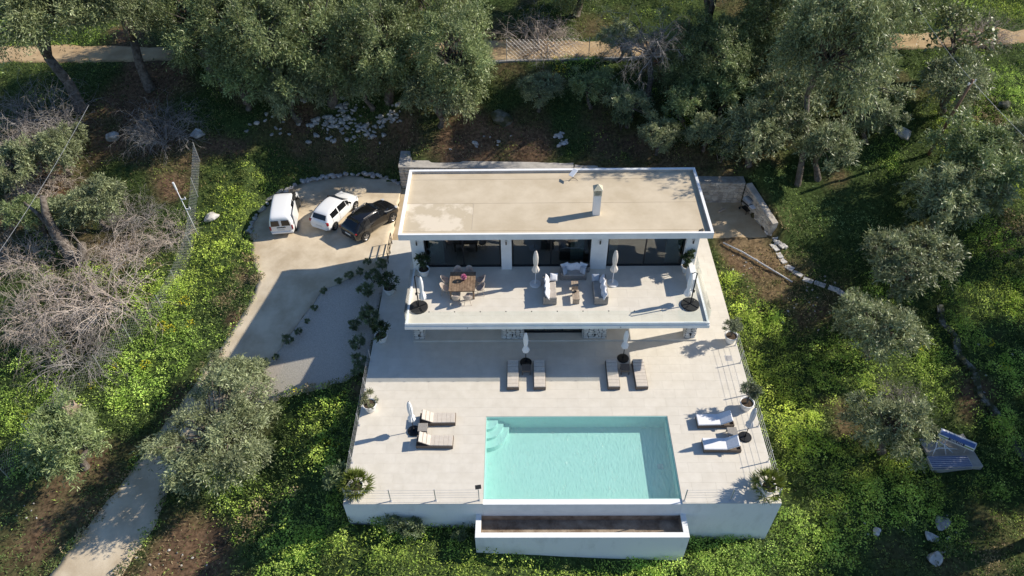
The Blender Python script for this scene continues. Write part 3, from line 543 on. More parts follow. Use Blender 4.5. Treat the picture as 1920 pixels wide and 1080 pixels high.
# ---------------------------------------------------------------- pool terrace
PX0, PX1, PY0, PY1 = 7.05, 17.06, .31, 5.315
ter = MB()
ter.bx(0, PX0, 0, 20.3, -4.7, -.024); ter.bx(PX1, 22, 0, 20.3, -4.7, -.024); ter.bx(PX0, PX1, PY1, 20.3, -4.7, -.024)
terrace = tag(ter.build('pool_terrace', M['plaster_wall']), kind='structure', label='raised pool terrace with white rendered retaining walls and beige tiles')
tm = bpy.data.meshes.new('tile')
_t = MB(); _t.bx(-.5, .5, -.5, .5, -1, 0)
tm.from_pydata(_t.v, [], _t.f); tm.materials.append(M['tile'])
rows = [(y, y + 5.315 / 9, [(0, PX0), (PX1, 22)]) for y in np.linspace(0, 5.315, 10)[:-1]]
rows += [(y, y + (10.8 - 5.315) / 9, [(0, 22)]) for y in np.linspace(5.315, 10.8, 10)[:-1]]
rows += [(y, y + 9.5 / 15, [(0, 2.45), (19.6, 22)]) for y in np.linspace(10.8, 20.3, 16)[:-1]]
tiles = []
for j, (y0, y1, segs) in enumerate(rows):
    for (a, c) in segs:
        n = max(1, round((c - a) / 1.2)); wdt = (c - a) / n
        cuts = [a + wdt * i for i in range(n + 1)]
        if j % 2 and n > 1: cuts = [a] + [q + wdt * .5 for q in cuts[:-1]] + [c]
        for x0, x1 in zip(cuts[:-1], cuts[1:]): tiles.append((x0, x1, y0, y1))
def lay_tiles(parent, tl, z, off=(0, 0, 0), limit=300, gap=.0035, th=.02):
    rest = MB(off)
    for i, (x0, x1, y0, y1) in enumerate(tl):
        if i < limit:
            o = bpy.data.objects.new('tile', tm); COL.objects.link(o); o.parent = parent
            o.location = ((x0 + x1) / 2 - off[0], (y0 + y1) / 2 - off[1], z - off[2]); o.scale = (x1 - x0 - gap, y1 - y0 - gap, th)
        else: rest.bx(x0 + gap / 2, x1 - gap / 2, y0 + gap / 2, y1 - gap / 2, z - th, z)
    if rest.v: tag(rest.build('tile', M['tile'], parent), kind='stuff')
lay_tiles(terrace, tiles, 0.)

pool = thing('swimming_pool', 'rectangular turquoise infinity pool set in the front of the terrace', 'swimming pool', (12, 2.8, -1.05)); po = (12, 2.8, -1.05)
b = MB(po); x0, x1, y0, y1, zb = PX0 + .012, PX1 - .012, PY0 - .008, PY1 - .012, -1.05
b.bx(x0, x1, y0, y1, zb - .1, zb)
b.bx(x0, x1, y1 - .03, y1, zb, -.026); b.bx(x0, x0 + .03, y0, y1 - .03, zb, -.026); b.bx(x1 - .03, x1, y0, y1 - .03, zb, -.026)
b.bx(x0 + .03, x1 - .03, y0, y0 + .03, zb, -.085); b.build('basin', M['pool'], pool)
for k, (rx, ry, zt) in enumerate([(.62, .66, -.22), (.92, 1.1, -.44), (1.24, 1.58, -.66)]):
    b = MB(po); cx, cy = x0 + .031, y1 - .031
    pts = [(cx, cy)] + [(cx + rx * math.cos(t), cy - ry * math.sin(t)) for t in np.linspace(0, math.pi / 2, 14)]
    b.prism(pts[::-1], zb + .001, zt); b.build('step', M['pool'], pool)
b = MB(po); b.bx(PX0 + .002, PX1 - .002, 0, .302, -4.7, -.07); b.build('overflow_weir', M['plaster'], pool, bevel=.01)
b = MB(po); b.bx(16.3, 16.62, 2.6, 2.92, -1.05, -1.035); b.build('drain_grate', M['pipe'], pool)
b = MB()
n = 60; V = np.array([(x, y, -.062) for y in np.linspace(PY0, PY1 - .045, 30) for x in np.linspace(PX0 + .044, PX1 - .044, n)])
idx = np.arange(n * 30).reshape(30, n); F = np.stack([idx[:-1, :-1], idx[:-1, 1:], idx[1:, 1:], idx[1:, :-1]], -1).reshape(-1, 4)
tag(link_mesh('pool_water', np_mesh('pool_water', V, F), M['water']), kind='structure', label='clear turquoise pool water with fine ripples')

tr = thing('overflow_trough', 'white walled overflow trough with dark stained inside below the pool edge', 'trough', (12, -.65, -2.6)); to = (12, -.65, -2.6)
b = MB(to); zt = -1.05
b.bx(6.65, 17.37, -1.27, -.99, -4.2, zt); b.build('front_wall', M['plaster_wall'], tr, bevel=.012)
b = MB(to); b.bx(6.65, 6.93, -.99, -.003, -4.2, zt); b.build('side_wall', M['plaster_wall'], tr, bevel=.012)
b = MB(to); b.bx(17.09, 17.37, -.99, -.003, -4.2, zt); b.build('side_wall', M['plaster_wall'], tr, bevel=.012)
b = MB(to); b.bx(6.93, 17.09, -.99, -.003, -1.75, -1.65); b.bx(6.932, 17.088, -.012, -.004, -1.65, -1.2)
b.bx(6.931, 6.94, -.98, -.02, -1.65, -1.1); b.bx(17.08, 17.089, -.98, -.02, -1.65, -1.1); b.bx(6.94, 17.08, -.989, -.98, -1.65, -1.1)
b.build('stained_floor', M['trough'], tr)

# ---------------------------------------------------------------- stone masonry helper
def masonry(parent, p0, p1, z0, z1, cell, m_stone, m_back, thick=.3, depth=.035, seed=0, off=(0, 0, 0), limit=300, topslope=None, name='wall_core', gap=.012, back=True):
    """a wall from p0 to p1 whose left-hand side (looking p0>p1: right normal) is faced with irregular stones"""
    rng = np.random.default_rng(seed)
    p0 = np.array(p0, float); p1 = np.array(p1, float); d = p1 - p0; Ln = np.linalg.norm(d); d /= Ln; nrm = np.array([d[1], -d[0]])
    if back:
        q = [p0, p1, p1 - nrm * thick, p0 - nrm * thick]
        b = MB(off); zt0, zt1 = (z1, z1) if topslope is None else topslope
        b.add([(*q[0], z0), (*q[1], z0), (*q[2], z0), (*q[3], z0), (*q[0], zt0), (*q[1], zt1), (*q[2], zt1), (*q[3], zt0)],
              [(3, 2, 1, 0), (4, 5, 6, 7), (0, 1, 5, 4), (1, 2, 6, 5), (2, 3, 7, 6), (3, 0, 4, 7)])
        b.build(name, m_back, parent)
    nu = max(1, round(Ln / cell)); nv = max(1, round((z1 - z0) / (cell * .72)))
    U = np.linspace(0, Ln, nu + 1)[None, :].repeat(nv + 1, 0); Vv = np.linspace(z0, z1, nv + 1)[:, None].repeat(nu + 1, 1)
    U = U + (rng.random(U.shape) - .5) * cell * .55; Vv = Vv + (rng.random(U.shape) - .5) * cell * .42
    shift = (np.arange(nv + 1) % 2)[:, None] * cell * .35; U = U + shift
    U = np.clip(U, 0, Ln); Vv[0] = z0; Vv[-1] = z1; U[:, 0] = 0; U[:, -1] = Ln
    rest = MB(off); cnt = 0
    for j in range(nv):
        for i in range(nu):
            c = np.array([(U[j, i], Vv[j, i]), (U[j, i + 1], Vv[j, i + 1]), (U[j + 1, i + 1], Vv[j + 1, i + 1]), (U[j + 1, i], Vv[j + 1, i])])
            if topslope is not None:
                lim = topslope[0] + (topslope[1] - topslope[0]) * c[:, 0] / Ln; c[:, 1] = np.minimum(c[:, 1], lim)
            ar = .5 * abs(np.dot(c[:, 0], np.roll(c[:, 1], 1)) - np.dot(c[:, 1], np.roll(c[:, 0], 1)))
            if ar < cell * cell * .12: continue
            mid = c.mean(0); oct_ = []
            for q in range(4):
                a_, b_ = c[q], c[(q + 1) % 4]
                oct_ += [a_ + (b_ - a_) * .2, a_ + (b_ - a_) * .8]
            oct_ = np.array(oct_); vec = mid - oct_; ln = np.linalg.norm(vec, axis=1, keepdims=True); o1 = oct_ + vec / ln * gap; o2 = o1 + (mid - o1) * .16
            dp = depth * (.6 + .8 * rng.random())
            vs = [(*(p0 + d * u), v) for u, v in o1] + [(*(p0 + d * u + nrm * dp), v) for u, v in o2]
            fs = [tuple(range(8, 16))] + [(k, (k + 1) % 8, 8 + (k + 1) % 8, 8 + k) for k in range(8)]
            if cnt < limit:
                MB(off).add(vs, fs).build('stone', m_stone, parent)
            else: rest.add(vs, fs)
            cnt += 1
    if rest.v: tag(rest.build('stone', m_stone, parent), kind='stuff')


# ---------------------------------------------------------------- villa
VO = (11, 16.5, 0.)
villa = thing('villa', 'white flat-roofed two-storey villa with balcony and large windows behind the pool', 'house', VO)
def vpart(name, m, *boxes, parent=None, bevel=0):
    b = MB(VO)
    for q in boxes: b.bx(*q)
    return b.build(name, M[m] if isinstance(m, str) else m, parent or villa, bevel=bevel)
# roof
roof = vpart('roof', 'plaster', (2.02, 20., 13.33, 19.66, 6.0, 6.185), bevel=0)
b = MB(VO); b.bx(2.0, 20.02, 13.31, 13.45, 5.99, 6.4); b.bx(2.0, 20.02, 19.5, 19.68, 5.99, 6.4); b.bx(2.0, 2.16, 13.45, 19.5, 5.99, 6.4); b.bx(19.86, 20.02, 13.45, 19.5, 5.99, 6.4)
b.build('parapet', M['plaster'], roof)
b = MB(VO); b.bx(19.845, 19.858, 13.46, 19.49, 6.186, 6.37); b.bx(2.17, 19.84, 19.485, 19.498, 6.186, 6.36); b.build('parapet_shade_strip', M['coping'], roof)  # grey strips put the shade of the right and back inner faces into colour
for k, (ya, yb) in enumerate([(13.46, 13.86), (13.875, 16.42), (16.435, 18.82), (18.835, 19.484)]):
    cuts = [[2.17, 19.843], [2.17, 6.2, 19.843], [2.17, 19.843], [2.17, 19.843]][k]
    for xa, xb in zip(cuts[:-1], cuts[1:]):
        vpart('membrane_sheet', 'screed_pale' if (k == 1 and xa < 3) else 'screed', (xa, xb - .012, ya, yb, 6.186, 6.2 + .003 * k), parent=roof)
ch = vpart('chimney', 'plaster', (13.27, 13.69, 15.2, 15.62, 6.2, 7.62), parent=roof)
b = MB(VO)
for s in (0, 1):
    for t in (0, 1): b.box((13.29 + .38 * s, 15.22 + .38 * t, 7.83), (.07, .07, .42))
for k in range(3): b.bx(13.25, 13.71, 15.18, 15.64, 7.69 + k * .1, 7.73 + k * .1)
b.bx(13.36, 13.6, 15.29, 15.53, 7.62, 8.0)
b.add([(13.2, 15.13, 8.03), (13.76, 15.13, 8.03), (13.76, 15.69, 8.03), (13.2, 15.69, 8.03), (13.48, 15.41, 8.33)], [(3, 2, 1, 0), (0, 1, 4), (1, 2, 4), (2, 3, 4), (3, 0, 4)])
b.build('chimney_cowl', M['chim'], roof)
# upper storey walls
vpart('wall', 'plaster', (2.56, 2.84, 14.1, 19.4, 2.9, 6.0))
vpart('wall', 'plaster', (19.14, 19.42, 14.1, 19.4, 2.9, 6.0))
vpart('wall', 'plaster', (2.84, 19.14, 19.12, 19.4, 0., 6.0))
for x0, x1 in ((2.55, 3.3), (7.86, 8.48), (13.18, 14.14), (18.72, 19.43)):
    vpart('pier', 'plaster', (x0, x1, 13.8, 14.12, 3.18, 6.0))
    xm = (x0 + x1) / 2
    lm = vpart('wall_lamp', 'galv', (xm - .05, xm + .05, 13.68, 13.8, 5.25, 5.55)); vpart('lamp_shade', 'trim', (xm - .035, xm + .035, 13.665, 13.68, 5.28, 5.52), parent=lm)
# windows
def window(x0, x1, n, z0=3.2, z1=5.99, y=14.05):
    w = vpart('window', 'frame', (x0, x1, y, y + .1, z0, z0 + .09), (x0, x1, y, y + .1, z1 - .09, z1), (x0, x0 + .08, y, y + .1, z0 + .09, z1 - .09), (x1 - .08, x1, y, y + .1, z0 + .09, z1 - .09))
    g = (x1 - x0 - .16) / n
    for i in range(n):
        a = x0 + .08 + g * i
        vpart('pane', 'glass', (a + .03, a + g - .03, y + .04, y + .052, z0 + .09, z1 - .09), parent=w)
        if i: vpart('mullion', 'frame', (a - .04, a + .04, y + .01, y + .09, z0 + .09, z1 - .09), parent=w)
    return w
window(3.3, 7.86, 2); window(8.48, 13.18, 2); window(14.14, 18.72, 2)
# interior seen through the glass
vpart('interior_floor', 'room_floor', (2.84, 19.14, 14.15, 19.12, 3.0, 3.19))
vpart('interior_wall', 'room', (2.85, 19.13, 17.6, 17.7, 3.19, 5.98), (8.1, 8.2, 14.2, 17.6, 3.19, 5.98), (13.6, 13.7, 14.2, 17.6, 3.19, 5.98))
def curtain(x0, x1, y=14.35):
    b = MB(VO); n = 24; vs = []; fs = []
    for i in range(n + 1):
        x = x0 + (x1 - x0) * i / n; yy = y + .05 * math.sin(i * 2.1)
        vs += [(x, yy, 3.2), (x, yy, 5.95)]
    for i in range(n): fs.append((2 * i, 2 * i + 2, 2 * i + 3, 2 * i + 1))
    b.add(vs, fs); b.build('curtain', M['curtain'], villa, smooth=True)
curtain(3.5, 4.4); curtain(12.0, 12.8); curtain(17.7, 18.6); curtain(14.3, 14.8)
vpart('interior_bed', 'dark_fab', (5.2, 7.0, 15.6, 17.4, 3.19, 3.7), bevel=.06); vpart('interior_sofa', 'dark_fab', (10.6, 12.4, 15.4, 16.4, 3.19, 3.9), bevel=.08)
vpart('interior_cabinet', 'room', (9.0, 10.2, 17.1, 17.55, 3.19, 4.1))
# balcony
bal = vpart('balcony', 'plaster', (2.47, 19.56, 9.15, 14.08, 2.95, 3.178))
b = MB(VO); b.bx(2.5, 19.53, 9.19, 9.3, 3.18, 3.34); b.bx(2.5, 2.62, 9.3, 13.8, 3.18, 3.32); b.bx(19.41, 19.53, 9.3, 13.8, 3.18, 3.32)
b.build('balustrade_channel', M['plaster'], bal)
bt = []
for j in range(7):
    y0 = 9.31 + j * 4.72 / 7; y1 = y0 + 4.72 / 7; n = 14; w_ = (19.4 - 2.63) / n
    cuts = [2.63 + w_ * i for i in range(n + 1)]
    if j % 2: cuts = [2.63] + [c + w_ * .5 for c in cuts[:-1]] + [19.4]
    bt += [(a, c, y0, y1) for a, c in zip(cuts[:-1], cuts[1:])]
lay_tiles(bal, bt, 3.2, VO)
npan = 12; pw = (19.5 - 2.53) / npan
for i in range(npan):
    vpart('glass_pane', 'rail_glass', (2.53 + pw * i + .008, 2.53 + pw * (i + 1) - .008, 9.238, 9.252, 3.34, 4.3), parent=bal)
    if i: vpart('clamp', 'trim', (2.53 + pw * i - .03, 2.53 + pw * i + .03, 9.225, 9.265, 4.27, 4.31), parent=bal)
for x in (2.56, 19.47):
    for k in range(3):
        ya, yb = 9.3 + 1.48 * k, 9.3 + 1.48 * (k + 1) - .02
        vpart('glass_pane', 'rail_glass', (x - .007, x + .007, ya, yb, 3.32, 4.3), parent=bal)
vpart('privacy_screen', 'plaster', (18.86, 19.12, 11.75, 13.2, 3.201, 4.22), parent=bal, bevel=.01)
for x in (6.0, 14.6): vpart('overflow_spout', 'trim', (x - .02, x + .02, 9.12, 9.15, 3.06, 3.1), parent=bal)
# lower storey
vpart('podium', 'tile', (2.45, 19.6, 10.8, 19.1, -.02, .12))
vpart('wall', 'plaster', (2.6, 7.95, 14.3, 14.55, .12, 2.95)); vpart('wall', 'plaster', (14.0, 19.4, 14.3, 14.55, .12, 2.95))
vpart('wall', 'plaster', (7.9, 8.1, 11.5, 14.3, .12, 2.95)); vpart('wall', 'plaster', (13.9, 14.1, 11.5, 14.3, .12, 2.95))
vpart('wall', 'plaster', (2.56, 2.8, 14.55, 19.1, .12, 2.95)); vpart('wall', 'plaster', (19.18, 19.42, 14.55, 19.1, .12, 2.95))
window(9.2, 12.75, 3, .13, 2.94, 11.4)
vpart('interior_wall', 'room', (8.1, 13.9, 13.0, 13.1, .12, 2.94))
for k, (x0, x1) in enumerate(((2.5, 3.18), (7.81, 9.18), (12.73, 14.18), (18.86, 19.56))):
    p = vpart('stone_pillar', 'dark_joint', (x0 + .03, x1 - .03, 10.95, 11.5, .12, 2.95))
    def face(a, c, s): masonry(p, a, c, .121, 2.94, .26, M['white_stone'], None, depth=.035, seed=s, off=VO, back=False, gap=.012)
    face((x0 + .03, 10.95), (x1 - .03, 10.95), 10 + k); face((x1 - .03, 10.95), (x1 - .03, 11.5), 20 + k); face((x0 + .03, 11.5), (x0 + .03, 10.95), 30 + k)
    vpart('spot_lamp', 'black', ((x0 + x1) / 2 - .04, (x0 + x1) / 2 + .04, 10.85, 10.92, .42, .56), parent=p)

# things on the roof
t = thing('satellite_panel', 'flat white internet antenna panel on a small tripod on the roof', 'antenna', (12.3, 18.75, 6.206))
b = MB(); b.box((0, 0, .52), (.34, .56, .04), rotz(-.75) @ rotx(.42)); b.build('panel', M['panel'], t, bevel=.015)
b = MB(); b.tube([(0, 0, .1), (0, 0, .5)], .02, 6); b.tube([(0, 0, .18), (.3, -.1, .01)], .012, 5); b.tube([(0, 0, .18), (-.25, -.18, .01)], .012, 5); b.tube([(0, 0, .18), (0, .28, .01)], .012, 5); b.build('tripod', M['trim'], t)
t = thing('flood_lamp', 'small black flood lamp lying at the right front corner of the roof', 'lamp', (19.37, 13.66, 6.2), .5)
b = MB(); b.box((0, 0, .1), (.24, .14, .16), rotx(.5)); b.build('lamp_body', M['trim'], t, bevel=.01)
b = MB(); b.box((0, .06, .02), (.2, .04, .04)); b.build('bracket', M['black'], t)

# retaining walls
def ret_wall(name, label, pts, zt, seed, cop=True, z0=-.1, cell=.36, thick=.8):
    c = np.mean(np.array(pts), 0); off = (c[0], c[1], 0)
    t = thing(name, label, 'wall', off)
    for i in range(len(pts) - 1):
        za, zb = zt[i], zt[i + 1]
        masonry(t, pts[i], pts[i + 1], z0, max(za, zb) - .02, cell, M['stone'], M['mortar'] if cop else M['stone'], thick=thick, depth=.05, seed=seed + i, off=off, limit=300, topslope=(za, zb), gap=.016)
        if cop:
            p0 = np.array(pts[i]); p1 = np.array(pts[i + 1]); d = (p1 - p0) / np.linalg.norm(p1 - p0); nn = np.array([d[1], -d[0]])
            q = [p0 + nn * .06 - d * .03, p1 + nn * .06 + d * .03, p1 - nn * .84 + d * .03, p0 - nn * .84 - d * .03]
            MB(off).add([(*q[0], za), (*q[1], zb), (*q[2], zb), (*q[3], za), (*q[0], za + .06), (*q[1], zb + .06), (*q[2], zb + .06), (*q[3], za + .06)],
                        [(3, 2, 1, 0), (4, 5, 6, 7), (0, 1, 5, 4), (1, 2, 6, 5), (2, 3, 7, 6), (3, 0, 4, 7)]).build('coping', M['coping'], t)
    return t
ret_wall('retaining_wall', 'stone retaining wall with grey coping behind the left part of the villa', [(.02, 28.2), (.02, 26.4), (12.9, 25.9)], [2.0, 1.85, 1.85], 100)
ret_wall('retaining_wall', 'straight stone retaining wall at the back of the small patio', [(12.95, 25.9), (21.9, 24.3), (25.2, 24.28)], [1.85, 1.8, 1.75], 140, cop=False)
ret_wall('retaining_wall', 'sloping stone wall flanking the right side of the small patio', [(25.25, 24.2), (26.35, 20.45)], [1.75, 1.1], 170, cop=False, thick=.42)


# ---------------------------------------------------------------- foliage prototypes (shared by potted plants and trees)
def pal(rng, n, a, b, jit=.12):
    t = rng.random((n, 1)); c = np.array(a) * (1 - t) + np.array(b) * t
    return np.clip(c * (1 + jit * rng.normal(size=(n, 1))), .004, 1)
def lobe_crown(name, seed, Rr, hz, nl, ns, nk, L, Wd, ca, cb, droop=.35, flat=.8, low=-.35, lobe=(.26, .4), silver=0., hollow=.45):
    """sprays of narrow leaves on many lobes filling an uneven crown of radius Rr centred at height hz"""
    rng = np.random.default_rng(seed)
    c = unit(rng.normal(size=(nl, 3))); c[:, 2] = np.where(c[:, 2] < low, -c[:, 2] * .6, c[:, 2])
    rad = (hollow + (1 - hollow) * rng.random((nl, 1)) ** .6) * .78
    ang = np.arctan2(c[:, 1], c[:, 0]); wob = 1 + .22 * np.sin(ang * 2 + seed) + .16 * np.sin(ang * 3 + seed * 2.3)
    C_ = c * rad * Rr * np.array([1, 1, flat]) * wob[:, None]
    lr = Rr * rng.uniform(*lobe, nl)
    tone = rng.uniform(.72, 1.28, nl)
    P = []; D = []; col = []; NR = []
    for i in range(nl):
        d = unit(rng.normal(size=(ns, 3)) + c[i] * .9 + np.array([0, 0, .35]))
        sl = lr[i] * rng.uniform(.55, 1.1, ns)
        base = C_[i] + rng.normal(size=(ns, 3)) * lr[i] * .18
        st = tone[i] * rng.uniform(.75, 1.25, ns)
        t = (np.arange(nk) + .3) / nk
        pts = base[:, None, :] + d[:, None, :] * (sl[:, None] * t[None, :])[..., None]
        pts[..., 2] -= droop * (t[None, :] ** 2) * sl[:, None] * .8
        pts += rng.normal(size=pts.shape) * .035 * Rr * .4
        dd = d[:, None, :] + rng.normal(size=pts.shape) * .75; dd[..., 2] -= droop * .8 * t[None, :]
        P.append(pts.reshape(-1, 3)); D.append(dd.reshape(-1, 3)); NR.append(np.repeat(unit(d + np.array([0, 0, .4])), nk, axis=0) * .8)
        n = ns * nk; cc = pal(rng, n, ca, cb) * np.repeat(st, nk)[:, None]
        if silver: 
            m = rng.random(n) < silver; cc[m] = cc[m] * 1.2 + np.array([.03, .035, .028])
        col.append(cc)
    P = np.concatenate(P) + np.array([0, 0, hz]); D = np.concatenate(D); col = np.concatenate(col); n = len(P)
    return leaves(name, P, D, L * rng.uniform(.7, 1.3, n), Wd * rng.uniform(.7, 1.3, n), np.clip(col, .003, 1), rng, nrm=np.concatenate(NR)), C_ + np.array([0, 0, hz]), lr

def frond_plant(name, seed, n=26, Lf=.85, ca=(.10, .13, .02), cb=(.20, .24, .05)):
    rng = np.random.default_rng(seed); P = []; D = []; Cc = []; Ls = []
    for i in range(n):
        a = i * 2.4; el = rng.uniform(-.15, 1.5); L = Lf * rng.uniform(.75, 1.1)
        d = np.array([math.cos(a) * math.cos(el), math.sin(a) * math.cos(el), math.sin(el)])
        tip = d * L * .62 ; tip[2] -= .12 * math.cos(el)
        s = unit(np.cross(d, [0, 0, 1.])[None])[0]; u = np.cross(s, d)
        tone = rng.uniform(.7, 1.25)
        for k in range(15):                                   # a fan of blades at the end of each stalk
            t = (k / 14 - .5) * 2.5
            v = d * math.cos(t) + s * math.sin(t) + u * .12
            P.append(tip); D.append(v + rng.normal(size=3) * .06); Cc.append(pal(rng, 1, ca, cb)[0] * tone); Ls.append(L * .52 * rng.uniform(.85, 1.1))
        for k in range(3):
            P.append(d * L * .2 * k); D.append(d); Cc.append(np.array([.10, .13, .04])); Ls.append(L * .3)
    return leaves(name, np.array(P), np.array(D), np.array(Ls), .055, np.array(Cc), rng)

POT = [(.20, 0), (.25, .02), (.31, .25), (.36, .5), (.40, .52), (.40, .58), (.35, .58), (.33, .5)]
def potted(name, label, loc, kind, s=1., seed=1, ps=1.):
    t = thing(name, label, 'potted plant', loc, seed * 1.3)
    b = MB(); b.lathe([(r * ps, z * ps) for r, z in POT], 28, cap=False); b.lathe([(.001, .012), (.2 * ps, .012)], 28, cap=False); p = b.build('pot', M['pot'], t, smooth=True)
    b = MB(); b.lathe([(.001, .5 * ps), (.335 * ps, .5 * ps)], 20, cap=False); b.build('soil', M['soil'], t)
    if kind == 'palm':
        me = frond_plant('foliage', seed, 46, 1.05 * s); o = link_mesh('foliage', me, M['leaf'], t); o.location = (0, 0, .72 * ps)
        b = MB(); b.lathe([(.10, .45), (.12, .6), (.09, .8)], 10); b.build('trunk', M['bark'], t)
    else:
        if kind == 'dense': me, c, lr = lobe_crown('foliage', seed, .52 * s, 1.05 * s, 16, 14, 8, .10, .055, (.03, .055, .02), (.09, .135, .045), droop=.1, flat=1.25)
        elif kind == 'airy': me, c, lr = lobe_crown('foliage', seed, .62 * s, 1.35 * s, 24, 14, 9, .12, .035, (.11, .13, .07), (.26, .29, .17), droop=.15, flat=1.15, silver=.2)
        elif kind == 'pale': me, c, lr = lobe_crown('foliage', seed, .6 * s, 1.05 * s, 14, 9, 8, .13, .04, (.16, .17, .08), (.36, .36, .2), droop=.15, silver=.3)
        else: me, c, lr = lobe_crown('foliage', seed, .75 * s, 1.05 * s, 16, 12, 8, .15, .06, (.035, .06, .022), (.10, .14, .05), droop=.2)
        link_mesh('foliage', me, M['leaf'], t)
        b = MB()
        for i in range(0, len(c), 3): b.tube([(0, 0, .45 * ps), (c[i][0] * .35, c[i][1] * .35, .45 * ps + (c[i][2] - .45 * ps) * .5), tuple(c[i])], [.03, .018, .006], 5)
        b.build('stem', M['bark'], t)
    return t

# ---------------------------------------------------------------- terrace furniture
def lounger_proto(name, label, cm, ang, pads, thick):
    t = thing(name, label, 'sun lounger')
    L, Wd = 1.97, .70
    b = MB(); h0, h1 = .05, .27
    b.bx(-L / 2, L / 2, -Wd / 2, -Wd / 2 + .05, h0, h1); b.bx(-L / 2, L / 2, Wd / 2 - .05, Wd / 2, h0, h1)
    b.bx(-L / 2, -L / 2 + .05, -Wd / 2 + .05, Wd / 2 - .05, h0, h1); b.bx(L / 2 - .05, L / 2, -Wd / 2 + .05, Wd / 2 - .05, h0, h1)
    b.bx(-L / 2 + .05, L / 2 - .05, -Wd / 2 + .05, Wd / 2 - .05, .12, .15); b.build('frame', M['wicker'], t, bevel=.008)
    for sx in (-1, 1):
        for sy in (-1, 1): b = MB(); b.box((sx * (L / 2 - .04), sy * (Wd / 2 - .04), .025), (.06, .06, .05)); b.build('leg', M['wicker'], t)
    hx = -.27; w = Wd - .06
    if pads:
        n = 5; seg = (L / 2 - .03 - hx) / n
        for i in range(n):
            b = MB(); b.bx(hx + seg * i + .002, hx + seg * (i + 1) - .002, -w / 2, w / 2, .25, .25 + thick); b.build('seat_pad', cm, t, bevel=.014)
    else:
        b = MB(); b.bx(hx + .01, L / 2 + .01, -Wd / 2, Wd / 2, .275, .275 + thick); b.build('seat_pad', cm, t, bevel=.035, seg=3)
    bl = .70; rot = roty(ang); npad = 3 if pads else 1; sg = bl / npad
    b = MB()
    for q in (-1, 1): b.tube([(hx, q * (w / 2 - .05), .24), (hx - bl * math.cos(ang), q * (w / 2 - .05), .24 + bl * math.sin(ang))], .018, 6)
    b.tube([(hx - bl * .75 * math.cos(ang), 0, .22 + bl * .75 * math.sin(ang)), (hx - bl * .95, 0, .14)], .016, 6); b.build('back_support', M['wicker'], t)
    for i in range(npad):
        b = MB(); c = np.array([-(sg * (i + .5)), 0, thick / 2 + .015]); c = rot @ c
        b.box((hx + c[0], 0, .25 + (0 if pads else .025) + c[2]), (sg - .012, w if pads else Wd, thick), rot); b.build('back_pad', cm, t, bevel=.022 if pads else .035)
    return t
lg = lounger_proto('sun_lounger', '', M['cushion'], R(32), True, .07)
lg_flat = lounger_proto('sun_lounger', '', M['cushion'], R(9), True, .07)
lg_white = lounger_proto('sun_lounger', '', M['cushion_w'], R(31), False, .11)
G1 = 'sun loungers on the pool terrace'
for x, l in ((8.53, 'shaded wicker lounger under the balcony edge, leftmost of four in the row'), (10.06, 'wicker lounger second from left in the row below the balcony'),
             (14.28, 'wicker lounger third from left in the row below the balcony'), (15.85, 'mostly sunlit wicker lounger, rightmost of the row below the balcony')):
    place(lg_flat, USED, (x, 8.08, 0), -math.pi / 2 + (.02 if x > 15 else 0), l, G1)
place(lg, USED, (4.41, 5.03, 0), .012, 'beige padded lounger left of the pool, the one farther from the pool front', G1)
place(lg, USED, (4.37, 3.57, 0), -.015, 'beige padded lounger left of the pool, nearest the front railing', G1)
place(lg_white, USED, (19.55, 4.82, 0), math.pi + .02, 'white cushioned lounger right of the pool, the one farther from the front', G1)
place(lg_white, USED, (19.6, 3.27, 0), math.pi - .012, 'white cushioned lounger right of the pool, nearest the front railing', G1)

def side_table(loc, label, m):
    t = thing('side_table', label, 'side table', loc, 0, 'low wicker side tables beside the loungers')
    b = MB(); b.bx(-.26, .26, -.26, .26, .36, .41); b.build('table_top', m, t, bevel=.01)
    b = MB(); b.bx(-.24, .24, -.24, -.21, .27, .36); b.bx(-.24, .24, .21, .24, .27, .36); b.bx(-.24, -.21, -.21, .21, .27, .36); b.bx(.21, .24, -.21, .21, .27, .36); b.build('apron', m, t)
    for sx in (-1, 1):
        for sy in (-1, 1): b = MB(); b.box((sx * .22, sy * .22, .135), (.045, .045, .27)); b.build('leg', m, t)
side_table((9.3, 8.45, 0), 'dark wicker side table between the two shaded loungers', M['wicker'])
side_table((15.03, 8.45, 0), 'dark wicker side table between the two loungers right of centre', M['wicker'])
side_table((3.66, 4.35, 0), 'pale wicker side table between the loungers left of the pool', M['wicker_l'])
side_table((20.3, 4.02, 0), 'tan wicker side table between the white loungers', M['wicker_l'])

def parasol(loc, label, cloth, h=2.65, base='round', pole='black', lo=1.05, fat=1.):
    t = thing('closed_parasol', label, 'parasol', loc, 0, 'closed parasols')
    b = MB(); b.lathe([(.34, 0), (.35, .05), (.32, .085), (.05, .1), (.045, .3), (.03, .31)], 28); b.build('base', M['pot'] if base == 'white' else M['black'], t, smooth=False)
    b = MB(); b.tube([(0, 0, .09), (0, 0, h - .05)], .024, 8); b.build('pole', M['panel'] if pole == 'white' else M['black'], t)
    f = fat
    b = MB(); b.lathe([(.17 * f, lo), (.20 * f, lo + .12), (.15 * f, lo + .3), (.085 * f, lo + .45), (.12 * f, lo + .7), (.13 * f, lo + 1.05), (.10 * f, h - .22), (.07 * f, h - .17), (.085 * f, h - .13), (.05 * f, h - .03), (.012, h)], 40, pleat=.16, k=8, cap=False)
    b.build('canopy', cloth, t, smooth=True)
    b = MB(); b.lathe([(.105 * f, lo + .43), (.105 * f, lo + .48)], 16); b.build('tie_strap', cloth, t)
    b = MB(); b.lathe([(.02, h - .01), (.028, h + .02), (.01, h + .06)], 8); b.build('finial', M['trim'], t)
    return t
